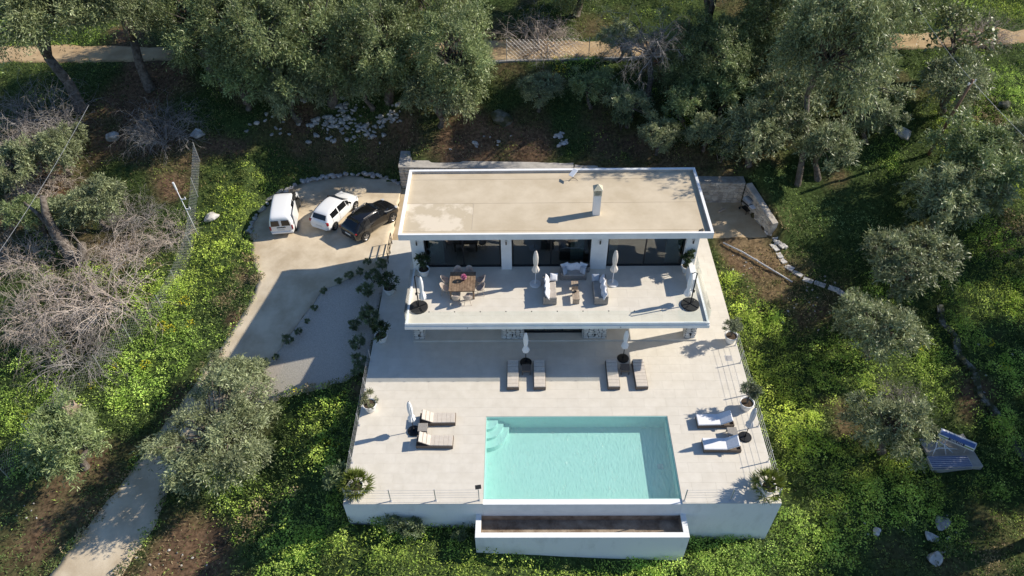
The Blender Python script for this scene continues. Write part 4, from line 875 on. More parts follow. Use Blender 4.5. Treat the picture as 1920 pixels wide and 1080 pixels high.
parasol((9.28, 9.15, 0), 'closed white parasol behind the two shaded loungers', M['canvas_w'])
parasol((15.04, 9.42, 0), 'closed white parasol behind the right pair of loungers in the row', M['canvas_w'], h=2.5)
parasol((3.14, 4.36, 0), 'closed white parasol beside the beige loungers left of the pool', M['canvas_w'])
parasol((21.02, 3.9, 0), 'closed grey parasol beside the white loungers right of the pool', M['canvas_g'])
ZF = 3.203
parasol((9.88, 12.5, ZF), 'closed cream parasol on the balcony left of the sofas', M['canvas'], base='white', pole='white', fat=1.05)
parasol((14.43, 12.5, ZF), 'closed cream parasol on the balcony right of the sofas', M['canvas'], base='white', pole='white', fat=1.05)

def cantilever(loc, rz, label, cloth, hgt=2.5):
    t = thing('cantilever_parasol', label, 'parasol', loc, rz, 'folded cantilever parasols on the balcony')
    b = MB()
    for k in range(4):
        a0 = k * math.pi / 2 + .05; a1 = a0 + math.pi / 2 - .1
        b.prism([(.03, .03)] * 0 + [(.05 * math.cos((a0 + a1) / 2), .05 * math.sin((a0 + a1) / 2))] + [(.52 * math.cos(a), .52 * math.sin(a)) for a in np.linspace(a0, a1, 9)], 0, .11)
    b.build('base_weight', M['trim'], t, bevel=.015)
    b = MB(); b.bx(-.5, .5, -.025, .025, .112, .135); b.bx(-.025, .025, -.5, -.026, .112, .135); b.bx(-.025, .025, .026, .5, .112, .135); b.build('cross_foot', M['black'], t)
    b = MB(); b.tube([(0, 0, .12), (0, 0, hgt)], .036, 10); b.build('post', M['black'], t)
    b = MB(); b.tube([(.0, 0, hgt - .05), (.12, 0, hgt + .02), (.30, 0, hgt - .25)], .022, 8); b.tube([(.03, 0, 1.2), (.28, 0, .95)], .016, 6); b.build('arm', M['black'], t)
    b = MB(); b.lathe([(.17, .62), (.20, .75), (.13, 1.0), (.09, 1.15), (.12, 1.45), (.12, 1.85), (.08, hgt - .3), (.03, hgt - .16)], 32, c=(.3, 0, 0), pleat=.16, k=8, cap=False); b.build('canopy', cloth, t, smooth=True)
    b = MB(); b.box((-.05, 0, 1.15), (.09, .07, .16)); b.build('crank', M['trim'], t)
cantilever((3.15, 10.62, ZF), .5, 'folded white cantilever parasol at the left end of the balcony', M['canvas_w'])
cantilever((18.72, 10.72, ZF), 2.4, 'folded white cantilever parasol at the right end of the balcony', M['canvas_w'])

# dining set
t = thing('dining_table', 'square dark wooden slatted dining table at the left of the balcony', 'table', (5.62, 12.02, ZF))
n = 10
for i in range(n):
    b = MB(); x = -.76 + 1.52 * (i + .5) / n; b.bx(x - .07, x + .07, -.8, .8, .70, .745); b.build('plank', M['wood'], t)
b = MB(); b.bx(-.72, .72, -.76, .76, .62, .698); b.build('apron', M['wood'], t)
for sx in (-1, 1):
    for sy in (-1, 1): b = MB(); b.box((sx * .66, sy * .7, .31), (.1, .1, .62)); b.build('leg', M['wood'], t)
M['shell'] = mat('cream_chair_shell', (.42, .355, .30), (.48, .41, .355), scale=6, rough=.6)
def chair_proto():
    t = thing('dining_chair', '', 'chair')
    b = MB(); vs = []; fs = []; nu, nv = 14, 7
    for j in range(nv + 1):
        for i in range(nu + 1):
            a = R(-125) + R(250) * i / nu; h = j / nv
            r = .20 + .06 * h; hh = .42 + (.10 + .30 * max(0, math.cos(a)) ** .8) * h
            vs.append((-r * math.cos(a), r * math.sin(a), hh))
    for j in range(nv):
        for i in range(nu): fs.append((j * (nu + 1) + i, j * (nu + 1) + i + 1, (j + 1) * (nu + 1) + i + 1, (j + 1) * (nu + 1) + i))
    b.add(vs, fs); o = b.build('back_shell', M['shell'], t, smooth=True); s = o.modifiers.new('solid', 'SOLIDIFY'); s.thickness = .02
    b = MB(); b.lathe([(.19, .40), (.235, .42), (.235, .45), (.2, .46)], 20, c=(.02, 0, 0)); b.build('seat', M['shell'], t, smooth=False)
    for sx in (-1, 1):
        for sy in (-1, 1): b = MB(); b.tube([(sx * .12, sy * .12, .41), (sx * .22, sy * .21, 0)], .013, 6); b.build('leg', M['wood_p'], t)
    return t
chp = chair_proto(); GC = 'cream dining chairs round the wooden table'
for x, y, a, l in ((4.58, 12.4, 0, 'cream chair on the left side of the dining table, nearer the windows'), (4.58, 11.75, 0, 'cream chair on the left side of the dining table, nearer the balustrade'),
                   (6.66, 12.4, math.pi, 'cream chair on the right side of the dining table, nearer the windows'), (6.66, 11.75, math.pi, 'cream chair on the right side of the dining table, nearer the balustrade'),
                   (5.28, 10.98, math.pi / 2, 'cream chair on the balustrade side of the table, left of two'), (5.95, 10.98, math.pi / 2, 'cream chair on the balustrade side of the table, right of two'),
                   (5.28, 13.06, -math.pi / 2, 'shaded chair on the window side of the table, left of two'), (5.95, 13.06, -math.pi / 2, 'shaded chair on the window side of the table, right of two')):
    place(chp, USED, (x, y, ZF), a, l, GC)
t = thing('flower_vase', 'small vase of pink flowers on the wooden dining table', 'vase', (5.7, 12.1, ZF + .746))
b = MB(); b.lathe([(.05, 0), (.08, .06), (.06, .15), (.07, .18)], 14); b.build('vase', M['trim'], t, smooth=True)
rng = np.random.default_rng(3); n = 260; d = unit(rng.normal(size=(n, 3)) + [0, 0, .5])
me = leaves('flowers', d * .11 + np.array([0, 0, .27]), d + rng.normal(size=(n, 3)) * .5, .09, .07, pal(rng, n, (.55, .14, .30), (.75, .40, .52)), rng); link_mesh('flowers', me, M['leaf'], t)

# lounge set
def sofa(name, label, loc, rz, L, D=.78):
    t = thing(name, label, 'sofa', loc, rz, 'wicker sofas on the balcony')
    b = MB(); b.bx(-L / 2, L / 2, -D / 2, D / 2, .04, .30); b.build('base', M['wicker_l'], t, bevel=.015)
    b = MB(); b.bx(-L / 2, L / 2, D / 2 - .12, D / 2, .301, .66); b.build('backrest', M['wicker_l'], t, bevel=.015)
    for s in (-1, 1): b = MB(); b.box((s * (L / 2 - .06), -.062, .43), (.12, D - .126, .258)); b.build('armrest', M['wicker_l'], t, bevel=.015)
    b = MB(); b.bx(-L / 2 + .125, L / 2 - .125, -D / 2 + .01, D / 2 - .125, .302, .42); b.build('seat_cushion', M['sofa'], t, bevel=.04, seg=3)
    for sx in (-1, 1):
        for sy in (-1, 1): b = MB(); b.box((sx * (L / 2 - .06), sy * (D / 2 - .06), .02), (.06, .06, .04)); b.build('foot', M['trim'], t)
    return t
sofa('sofa', 'grey wicker sofa in the shade facing the pool, against the windows', (12.14, 13.2, ZF), 0, 1.55)
sofa('sofa', 'wicker sofa with sunlit seat, left of the coffee tables', (10.68, 11.7, ZF), math.pi / 2, 1.86)
sofa('sofa', 'wicker sofa with shaded seat, right of the coffee tables', (13.62, 11.68, ZF), -math.pi / 2, 1.86)
def pillow_proto(m):
    t = MB(); nu = 8; vs = []; fs = []
    for j in range(nu + 1):
        for i in range(nu + 1):
            u, v = i / nu * 2 - 1, j / nu * 2 - 1
            w = .085 * ((1 - u ** 4) * (1 - v ** 4)) ** .5; k = 1 - .07 * (1 - abs(u)) * abs(v) - .07 * (1 - abs(v)) * abs(u)
            vs += [(u * .235 * k, w, v * .235 * k), (u * .235 * k, -w, v * .235 * k)]
    n2 = nu + 1
    for j in range(nu):
        for i in range(nu):
            a, b_, c, d = (j * n2 + i), (j * n2 + i + 1), ((j + 1) * n2 + i + 1), ((j + 1) * n2 + i)
            fs += [(2 * d, 2 * c, 2 * b_, 2 * a), (2 * a + 1, 2 * b_ + 1, 2 * c + 1, 2 * d + 1)]
    t.add(vs, fs); me = bpy.data.meshes.new('pillow'); me.from_pydata(t.v, [], t.f); me.materials.append(m); me.polygons.foreach_set('use_smooth', [True] * len(me.polygons)); return me
pm, pm2 = pillow_proto(M['pillow']), pillow_proto(M['pillow_d'])
def pillow(me, x, y, z, rx, ry, rz, label, group):
    o = bpy.data.objects.new('pillow', me); COL.objects.link(o); o.location = (x, y, ZF + z); o.rotation_euler = (rx, ry, rz); tag(o, label, 'pillow', group)
for k, x in enumerate((11.66, 11.92, 12.2, 12.47, 12.7)): pillow(pm, x, 13.36 - .03 * (k % 2), .62, R(-24), R((-14, 9, -8, 12, 16)[k]), R((12, -6, 8, -10, -14)[k]), 'pale pillow leaning on the back of the shaded sofa against the windows', 'pillows on the shaded sofa')
pillow(pm2, 11.63, 13.02, .58, R(-20), R(20), R(60), 'blue-grey pillow at the left end of the shaded sofa against the windows', 'pillows on the shaded sofa')
pillow(pm2, 12.68, 13.05, .60, R(-22), R(-18), R(-50), 'blue-grey pillow at the right end of the shaded sofa against the windows', 'pillows on the shaded sofa')
for k, y in enumerate((10.98, 11.22, 11.48, 11.75, 12.0, 12.22)): pillow(pm, 10.51 + .04 * (k % 2), y, .64 + .05 * (k % 2), R(-26), R((10, -12, 8, -6, 14, -9)[k]), R(90 + (6, -8, 10, -5, 9, -7)[k]), 'white pillow leaning on the back of the sofa with sunlit seat', 'pillows on the sunlit sofa')
pillow(pm, 10.95, 12.42, .66, R(-30), R(12), R(10), 'pale pillow standing at the window end of the sofa with sunlit seat', 'pillows on the sunlit sofa')
for k, y in enumerate((10.95, 11.2, 11.5, 11.78, 12.05, 12.25)): pillow(pm, 13.8 - .05 * (k % 2), y, .62 + .05 * (k % 2), R(-26), R((-10, 12, -8, 16, -14, 9)[k]), R(-90 + (6, -8, 12, -15, 9, -7)[k]), 'white pillow leaning on the back of the sofa with shaded seat', 'pillows on the sofa with shaded seat')
pillow(pm2, 13.4, 12.4, .62, R(-30), 0, R(4), 'blue-grey pillow at the window end of the sofa with shaded seat', 'pillows on the sofa with shaded seat')
def coffee(loc, lx, ly, label):
    t = thing('coffee_table', label, 'table', loc, 0, 'bleached wood coffee tables')
    n = 3
    for i in range(n): b = MB(); w = lx / n; b.bx(-lx / 2 + w * i + .004, -lx / 2 + w * (i + 1) - .004, -ly / 2, ly / 2, .36, .40); b.build('plank', M['wood_p'], t)
    for s in (-1, 1): b = MB(); b.bx(-lx / 2 + .02, lx / 2 - .02, s * (ly / 2 - .03) - .02, s * (ly / 2 - .03) + .02, 0, .358); b.build('end_panel', M['wood_p'], t)
coffee((12.17, 12.15, ZF), .42, .5, 'small bleached wood coffee table nearer the shaded sofa'); coffee((12.18, 11.22, ZF), .42, .78, 'bleached wood coffee table nearer the balustrade')
t = thing('small_tray', 'small black bowl on the coffee table nearer the balustrade', 'bowl', (12.13, 11.42, ZF + .402)); b = MB(); b.lathe([(.04, 0), (.09, .03), (.1, .06), (.09, .06), (.05, .02)], 14, cap=False); b.build('bowl', M['black'], t); b = MB(); b.lathe([(.03, -.0), (.045, .0), (.045, .01)], 12); b.build('bowl_foot', M['black'], t)
t = thing('lantern_basket', 'round wicker lantern basket beside the pier behind the shaded sofa', 'basket', (13.0, 13.62, ZF))
b = MB(); b.lathe([(.16, 0), (.2, .2), (.17, .42), (.16, .42), (.185, .2), (.15, .02)], 18, cap=False); b.build('basket', M['wicker_l'], t, smooth=True)
b = MB(); b.tube([(.16 * math.cos(a), 0, .42 + .22 * math.sin(a)) for a in np.linspace(0, math.pi, 10)], .012, 6); b.build('handle', M['wicker_l'], t)

# potted plants
potted('potted_shrub', 'dark leafy shrub in a white pot at the left end of the balcony', (3.22, 13.35, ZF), 'dense', 1.05, 2, .9)
potted('potted_shrub', 'leafy shrub in a white pot at the right end of the balcony by the screen', (18.95, 13.5, ZF), 'dense', 1.0, 4, .9)
potted('potted_shrub', 'spreading dark shrub in a white pot on the walkway left of the house', (.52, 15.0, 0), 'wide', 1.0, 6)
potted('potted_shrub', 'dark shrub in a white pot level with the balcony front, left terrace edge', (.55, 10.9, 0), 'wide', .95, 8)
potted('potted_shrub', 'pale variegated shrub in a white pot at the sunlit left terrace edge', (.58, 5.8, 0), 'pale', 1.0, 10)
potted('potted_olive', 'small olive in a white pot at the right terrace edge near the house', (21.6, 10.72, 0), 'airy', 1.0, 12)
potted('potted_olive', 'small olive in a white pot behind the white loungers', (21.45, 5.8, 0), 'airy', 1.1, 14)
potted('potted_palm', 'fan palm in a white pot at the front right corner of the terrace', (21.38, .62, 0), 'palm', 1.0, 16, .95)
potted('potted_palm', 'fan palm in a white pot at the front left corner of the terrace', (.62, .72, 0), 'palm', .9, 18, .95)

# railings
def railing(label, pts, mposts='steel', extra=None):
    c = np.mean(np.array(pts), 0); off = (c[0], c[1], 0)
    t = thing('cable_railing', label, 'railing', off, 0, 'steel cable railings round the pool terrace')
    for x, y in pts:
        b = MB(off); b.bx(x - .022, x + .022, y - .022, y + .022, .012, 1.08); p = b.build('post', M['galv'], t)
        b = MB(off); b.bx(x - .06, x + .06, y - .06, y + .06, .001, .012); b.build('base_plate', M['galv'], p)
    for k in range(4):
        z = .3 + .24 * k
        b = MB(off); b.tube([(x, y, z - (.02 if 0 < i < len(pts) - 1 else 0)) for i, (x, y) in enumerate(pts)], .006, 5); b.build('cable', M['galv'], t)
railing('steel cable railing along the left edge of the pool terrace', [(.09, 9.3), (.09, 7.2), (.09, 4.75), (.09, 2.4), (.12, .25)])
railing('steel cable railing along the right edge of the pool terrace', [(21.87, 10.4), (21.87, 9.05), (21.87, 6.75), (21.87, 4.58), (21.87, 2.38), (21.86, .3)])
railing('short steel cable railing left of the pool front', [(.22, .15), (2.4, .17), (4.67, .19), (6.86, .2)])
railing('short steel cable railing right of the pool front', [(17.16, .15), (19.47, .18), (21.76, .15)])
t = thing('flood_lamp', 'dark flood lamp on top of the railing post at the left pool corner', 'lamp', (6.86, .2, 1.082))
b = MB(); b.box((0, .02, .17), (.3, .06, .2), rotz(.15) @ rotx(-.9)); b.build('lamp_head', M['trim'], t, bevel=.008); b = MB(); b.tube([(0, 0, 0), (0, .01, .14)], .014, 6); b.build('stem', M['galv'], t)
t = thing('drain_cover', 'dark grey square drain cover in the right side of the terrace', 'drain cover', (21.28, 9.42, .001)); b = MB(); b.bx(-.2, .2, -.2, .2, 0, .008); b.build('frame', M['pipe'], t)
b = MB()
for k in range(7): b.bx(-.17, .17, -.17 + .05 * k, -.145 + .05 * k, .008, .013)
b.build('grate', M['coping'], t)
t = thing('walkway_gate', 'black metal rail beside the walkway at the left house corner', 'railing', (.06, 18.9, 0))
for y in (-1., 0, 1.): b = MB(); b.bx(-.02, .02, y - .02, y + .02, .0, 1.0); b.build('post', M['black'], t)
for z in (.35, .65, .98): b = MB(); b.bx(-.018, .018, -1.02, 1.02, z - .03, z + .03); b.build('rail', M['black'], t)

# ---------------------------------------------------------------- cars
def car(name, label, loc, rz, st, paint, wheel_x, wr, side, shield, rear, cat='car', van=False, rim='alloy'):
    t = thing(name, label, cat, loc, rz)
    rings = []
    for x, zb, zk, zt, wl, wb, wt in st:
        h = [(wl * .86, zb), (wl * .98, zb + .1), (wl, zb + (zk - zb) * .5), (wb, zk), ((wb * .45 + wt * .55), zk + (zt - zk) * .55), (wt, zt - .035), (wt * .82, zt), (wt * .4, zt + .018)]
        rings.append([(x, -w, z) for w, z in h] + [(x, w, z) for w, z in h[::-1]])
    n = len(rings[0]); b = MB(); vs = [p for r_ in rings for p in r_]; fs = []
    for i in range(len(rings) - 1):
        for k in range(n): fs.append((i * n + k, i * n + (k + 1) % n, (i + 1) * n + (k + 1) % n, (i + 1) * n + k))
    fs.append(tuple(range(n - 1, -1, -1))); fs.append(tuple((len(rings) - 1) * n + k for k in range(n)))
    b.add(vs, [f[::-1] for f in fs]); body = b.build('body', paint, t, smooth=True, sub=1)
    me = body.data
    S_ = np.array(st)
    def at(x): return [np.interp(x, S_[:, 0], S_[:, k]) for k in range(7)]
    def patch(name, pts, m, off=.012, par=None):
        p = np.array(pts, float); nn = np.cross(p[1] - p[0], p[-1] - p[0]); nn /= np.linalg.norm(nn)
        q = p + nn * off; k = len(p)
        return MB().add(list(p - nn * .02) + list(q), [tuple(range(k, 2 * k))] + [(i, (i + 1) % k, k + (i + 1) % k, k + i) for i in range(k)]).build(name, m, par or t)
    for sgn in (-1, 1):
        for xa, xb in side:                                        # side windows follow the slope between belt and roof
            pts = []
            for x, hi in ((xa, 0), (xb, 0), (xb, 1), (xa, 1)):
                _, zb, zk, zt, wl, wb, wt = at(x); f = .10 if not hi else .84
                yy = wb + (wb * .45 + wt * .55 - wb) * f / .55 if f < .55 else (wb * .45 + wt * .55) + (wt - (wb * .45 + wt * .55)) * (f - .55) / .45
                pts.append((x, sgn * yy, zk + (zt - zk) * f))
            if sgn > 0: pts = pts[::-1]
            patch('side_window', pts, M['car_glass'], .016)
        for wx in wheel_x:
            wl = at(wx)[4]
            arch = MB(); arch.add([(wx + (wr + .06) * math.cos(a), sgn * (wl + .012), max(.16, wr + (wr + .06) * math.sin(a))) for a in np.linspace(0, 2 * math.pi, 20)[:-1]], [tuple(range(19))[::(1 if sgn < 0 else -1)]]); arch.build('wheel_arch', M['trim'], t)
            w = MB(); pr = [(wr * .62, -.1), (wr * .96, -.1), (wr, -.06), (wr, .06), (wr * .96, .1), (wr * .62, .1)]
            vs = []; fs = []; m_ = 20
            for r_, y in pr:
                for k in range(m_): a = 2 * math.pi * k / m_; vs.append((wx + r_ * math.cos(a), sgn * (wl - .06) + y, wr + r_ * math.sin(a)))
            for j in range(len(pr) - 1):
                for k in range(m_): fs.append((j * m_ + k, j * m_ + (k + 1) % m_, (j + 1) * m_ + (k + 1) % m_, (j + 1) * m_ + k))
            wo = w.add(vs, fs).build('wheel', M['rubber'], t, smooth=False)
            rm = MB(); yy = sgn * (wl + .03)
            for k in range(5):
                a = 2 * math.pi * k / 5; rm.box((wx + wr * .32 * math.cos(a), yy, wr + wr * .32 * math.sin(a)), (wr * .62, .03, wr * .22), roty(-a))
            rm.lathe([], 3) if False else None
            vs = []; fs = []
            for r_, y in ((wr * .56, yy - sgn * .02), (wr * .66, yy + sgn * .012)):
                for k in range(m_): a = 2 * math.pi * k / m_; vs.append((wx + r_ * math.cos(a), y, wr + r_ * math.sin(a)))
            for k in range(m_): fs.append((k, (k + 1) % m_, m_ + (k + 1) % m_, m_ + k))
            vs += [(wx + wr * .6 * math.cos(2 * math.pi * k / m_), yy - sgn * .05, wr + wr * .6 * math.sin(2 * math.pi * k / m_)) for k in range(m_)]
            rm.add(vs, fs); rm.build('rim', M[rim], wo)
        mx = side[-1][1] - .1; q = at(mx)
        b = MB(); b.box((mx + .05, sgn * (q[5] + .1), q[2] + .1), (.1, .2, .13)); b.build('door_mirror', M['trim'] if paint is not M['car_black'] else paint, t, bevel=.03)
    def cross(xa, xb, nm, f=.9):
        A = at(xa); B = at(xb); za, zb2 = A[3], B[3]
        pts = [(xa, -A[6] * f, za + .006), (xa, A[6] * f, za + .006), (xb, B[6] * f, zb2 + .006), (xb, -B[6] * f, zb2 + .006)]
        p = np.array(pts); nn = np.cross(p[1] - p[0], p[-1] - p[0])
        if nn[2] < 0: pts = pts[::-1]
        patch(nm, pts, M['car_glass'], .02)
    for sgn in (-1, 1):                                            # door gaps and handles
        xs_ = sorted({side[0][0] + .02, side[0][1] + .06, side[-1][1] + .06}) if not van else []
        for x in xs_:
            q = at(x); pts = [(x, sgn * (w + .004), z) for w, z in ((q[4] * .985, q[1] + .12), (q[4], q[1] + (q[2] - q[1]) * .5), (q[5] + .006, q[2]))]
            MB().tube(pts, .007, 4).build('door_gap', M['trim'], t)
        for x in xs_[:-1]:
            q = at(x + .2); MB().box((x + .17, sgn * (q[5] + .022), q[2] - .1), (.16, .03, .03)).build('door_handle', paint, t)
    cross(*shield, 'windscreen')
    if rear: cross(*rear, 'rear_window', .86)
    return t, at, patch
HB = [(-1.99, .36, .74, .78, .66, .62, .5), (-1.93, .26, .92, .97, .79, .74, .60), (-1.84, .22, .97, 1.06, .83, .78, .62), (-1.60, .2, .99, 1.40, .85, .80, .60), (-1.2, .19, .98, 1.48, .86, .82, .62), (-.3, .19, .96, 1.52, .86, .83, .62),
      (.30, .19, .95, 1.47, .86, .83, .60), (1.02, .19, .93, .985, .86, .81, .66), (1.55, .2, .84, .89, .84, .77, .6), (1.88, .26, .70, .75, .77, .68, .5), (1.98, .36, .56, .6, .66, .58, .42)]
t, at, patch = car('parked_car', 'white hatchback parked between the van and the black car', (-4.36, 22.95, .05), math.atan2(2.36, 1.07), HB, M['car_white'], (-1.3, 1.29), .31, [(-1.35, -.62), (-.5, .35), (.42, .72)], (.36, .98), (-1.83, -1.62))
for s in (-1, 1):
    b = MB(); b.box((-1.87, s * .69, .86), (.16, .2, .24), rotz(s * .35)); b.build('tail_lamp', M['red_lamp'], t, bevel=.03)
    b = MB(); b.box((1.72, s * .66, .72), (.3, .2, .1), rotz(-s * .5)); b.build('head_lamp', M['head_lamp'], t, bevel=.03)
b = MB(); b.box((-1.99, 0, .62), (.02, .5, .12)); b.build('number_plate', M['plate'], t)
b = MB(); b.box((-1.93, 0, .42), (.16, 1.3, .2)); b.build('rear_bumper', M['car_white'], t, bevel=.05)
SV = [(-2.10, .42, .86, .90, .72, .68, .54), (-2.04, .3, 1.0, 1.05, .84, .80, .64), (-1.92, .24, 1.06, 1.12, .89, .84, .66), (-1.45, .22, 1.07, 1.50, .91, .86, .60), (-.9, .21, 1.05, 1.58, .92, .87, .62), (-.2, .21, 1.03, 1.62, .92, .88, .63),
      (.35, .21, 1.02, 1.57, .92, .88, .61), (1.12, .21, 1.0, 1.06, .92, .86, .70), (1.7, .24, .94, 1.0, .90, .82, .64), (2.05, .3, .80, .85, .82, .72, .52), (2.15, .42, .64, .68, .70, .62, .45)]
t, at, patch = car('parked_car', 'glossy black crossover car parked next to the house', (-1.66, 21.79, .05), math.atan2(2.09, 1.62), SV, M['car_black'], (-1.32, 1.33), .35, [(-1.4, -.72), (-.62, .25), (.35, .78)], (.42, 1.06), (-1.88, -1.48))
for s in (-1, 1):
    b = MB(); b.box((-2.0, s * .72, .96), (.12, .26, .08), rotz(s * .3)); b.build('tail_lamp', M['red_lamp'], t, bevel=.02)
    b = MB(); b.box((1.93, s * .68, .84), (.24, .2, .08), rotz(-s * .5)); b.build('head_lamp', M['head_lamp'], t, bevel=.02)
    b = MB(); b.bx(-1.0, .3, s * .6 - .02, s * .6 + .02, 1.585, 1.63); b.build('roof_rail', M['alloy'], t)
b = MB(); b.box((-2.11, 0, .72), (.02, .5, .12)); b.build('number_plate', M['plate'], t)
b = MB(); b.box((-2.03, 0, .46), (.16, 1.4, .2)); b.build('rear_bumper', M['trim'], t, bevel=.05)
b = MB(); b.box((-1.42, 0, 1.52), (.22, 1.1, .03)); b.build('roof_spoiler', M['car_black'], t, bevel=.01)
VN = [(-2.12, .36, 1.0, 1.50, .76, .77, .62), (-2.06, .28, 1.05, 1.66, .82, .80, .64), (-1.9, .25, 1.06, 1.76, .84, .82, .66), (-1.0, .24, 1.06, 1.82, .84, .83, .68), (.3, .24, 1.06, 1.82, .84, .83, .68), (.72, .24, 1.06, 1.76, .84, .83, .66),
      (1.32, .24, 1.04, 1.14, .84, .82, .70), (1.72, .26, .96, 1.02, .83, .78, .64), (2.02, .3, .80, .84, .78, .70, .52), (2.10, .4, .6, .64, .68, .6, .45)]
t, at, patch = car('parked_van', 'white van with its front passenger door standing open, leftmost vehicle', (-7.92, 22.75, .05), math.atan2(.993, -.12), VN, M['car_white'], (-1.42, 1.3), .30, [(-.75, -.05), (.05, .78)], (.78, 1.28), None, cat='van', rim='alloy')
for s in (-1, 1):
    patch('rear_window', [(-2.125, s * .37 + .29, 1.02), (-2.125, s * .37 - .29, 1.02), (-2.10, s * .35 - .25, 1.46), (-2.10, s * .35 + .25, 1.46)], M['car_glass'], .035)
    b = MB(); b.box((-2.08, s * .75, .82), (.1, .1, .34)); b.build('tail_lamp', M['red_lamp'], t, bevel=.02)
    b = MB(); b.box((1.95, s * .6, .72), (.16, .26, .14), rotz(-s * .3)); b.build('head_lamp', M['head_lamp'], t, bevel=.03)
b = MB(); b.bx(-2.14, -2.1, -.3, .3, .84, .9); b.build('rear_handle_bar', M['trim'], t)
b = MB(); b.box((-2.12, .05, .66), (.02, .5, .12)); b.build('number_plate', M['plate'], t)
b = MB(); b.box((-2.06, 0, .42), (.18, 1.5, .18)); b.build('rear_bumper', M['car_white'], t, bevel=.04)
b = MB(); b.bx(.02, 1.2, -.868, -.70, .36, 1.08); b.bx(.05, .9, -.80, -.60, 1.08, 1.66); b.build('door_opening', M['trim'], t)
b = MB(); rz_ = rotz(-R(62)); hp = np.array([1.15, -.86, 0])
c = rz_ @ np.array([-.5, 0, 0]); b.box(hp + c + [0, 0, .74], (1.0, .06, .72), rz_); d_ = b.build('front_door', M['car_white'], t, bevel=.02)
b = MB(); b.box(hp + c + rz_ @ np.array([0, .034, 0]) + [0, 0, .74], (.92, .01, .62), rz_); b.build('door_trim', M['trim'], d_)
b = MB(); b.box(hp + rz_ @ np.array([-.45, 0, 0]) + [0, 0, 1.3], (.72, .03, .38), rz_ @ rotx(.0)); b.build('door_glass', M['car_glass'], d_)
b = MB(); b.bx(-1.66, -.1, -.905, -.872, .34, 1.62); b.build('sliding_door', M['car_white'], t, bevel=.012)
b = MB(); b.bx(-1.95, -.1, -.875, -.855, .98, 1.02); b.build('door_rail', M['trim'], t)


# ---------------------------------------------------------------- rocks
def rock_mesh(seed, flat=.75):
    rng = np.random.default_rng(seed); bm = bmesh.new(); bmesh.ops.create_icosphere(bm, subdivisions=2, radius=.5)
    dirs = unit(rng.normal(size=(13, 3))); cut = rng.uniform(.22, .42, 13)
    for v in bm.verts:
        p = np.array(v.co)
        for d, c in zip(dirs, cut):
            k = p @ d
            if k > c: p = p - d * (k - c) * .95
        p = p * (1 + .07 * rng.normal()); p[2] *= flat; v.co = p
    me = bpy.data.meshes.new('rock'); bm.to_mesh(me); bm.free(); me.materials.append(M['rock']); return me
RM = [rock_mesh(s) for s in range(6)]
def gz1(x, y): return float(ground_z(np.array([x]), np.array([y]))[0])
def rock(x, y, s, label, group, k, z=None, cat='rock', name='rock', sq=None, mat_=None):
    me = RM[k % 6]
    if mat_: me = me.copy(); me.materials.clear(); me.materials.append(mat_)
    o = bpy.data.objects.new(name, me); COL.objects.link(o); o.location = (x, y, (gz1(x, y) if z is None else z) + s * .2)
    o.rotation_euler = (random.uniform(-.3, .3), random.uniform(-.3, .3), random.uniform(0, 6)); q = sq or (random.uniform(.8, 1.25), random.uniform(.8, 1.2), random.uniform(.8, 1.1))
    o.scale = tuple(s * a for a in q); tag(o, label, cat, group); return o
edge = resample(DRIVE_L[:10], 62)
for k, (x, y) in enumerate(edge):
    rock(x + random.uniform(-.12, .12), y + random.uniform(-.05, .2), random.uniform(.36, .62) * (1.15 if 18 < k < 50 else .9), 'rough grey stone in the row edging the parking area', 'stones edging the parking area', k, z=float(base_z(x, y)) + .02)
for k, (x, y) in enumerate(PILE):
    rock(x, y, random.choice((.22, .28, .34, .42, .55)), 'pale rubble stone on the shaded slope above the parking area', 'rubble on the shaded slope', k)
for k, (x, y) in enumerate(SCATTER):
    rock(x, y, random.uniform(.08, .2), 'small pale stone lying in the rough grass', 'loose stones in the grass', k)
BL = ['large pale boulder beside the parking area left of the van', 'pale boulder in shade below the pale forked trunk', 'grey boulder at the upper end of the mesh fence', 'big mossy boulder on the shaded slope behind the villa', 'pale boulder left of the wooden utility pole',
      'grey boulder in the grass at the bottom right', 'white boulder in the bottom right just above the grey one', 'small boulder in the sunlit weeds below the silvery olive', 'white broken boulder left of the grey one at the bottom right', 'dark boulder near the right edge above the utility pole']
BS = [(1.3, 1.0, 1.5), (1.3, 1.1, 1.4), (1.2, 1.1, 1.2), (2.2, 1.6, 1.9), (2.0, 1.2, 1.0), (1.2, 1.0, .9), (1.2, .9, .8), (.6, .5, .5), (.8, .7, .6), (1.2, 1, .8)]
for k, (x, y) in enumerate(ROCKS_BIG): rock(x, y, 1., BL[k], None, k + 2, sq=BS[k], name='boulder', cat='boulder', mat_=M['rock_moss'] if k in (3, 9) else None)
for k in range(12):
    rock(26.35 + k * .07 + random.uniform(-.15, .15), 20.9 - k * .14 + random.uniform(-.1, .1), random.uniform(.35, .6), 'rough stone tumbled at the low end of the patio wall', 'stones at the low end of the patio wall', k, z=.0 - .02 * k)

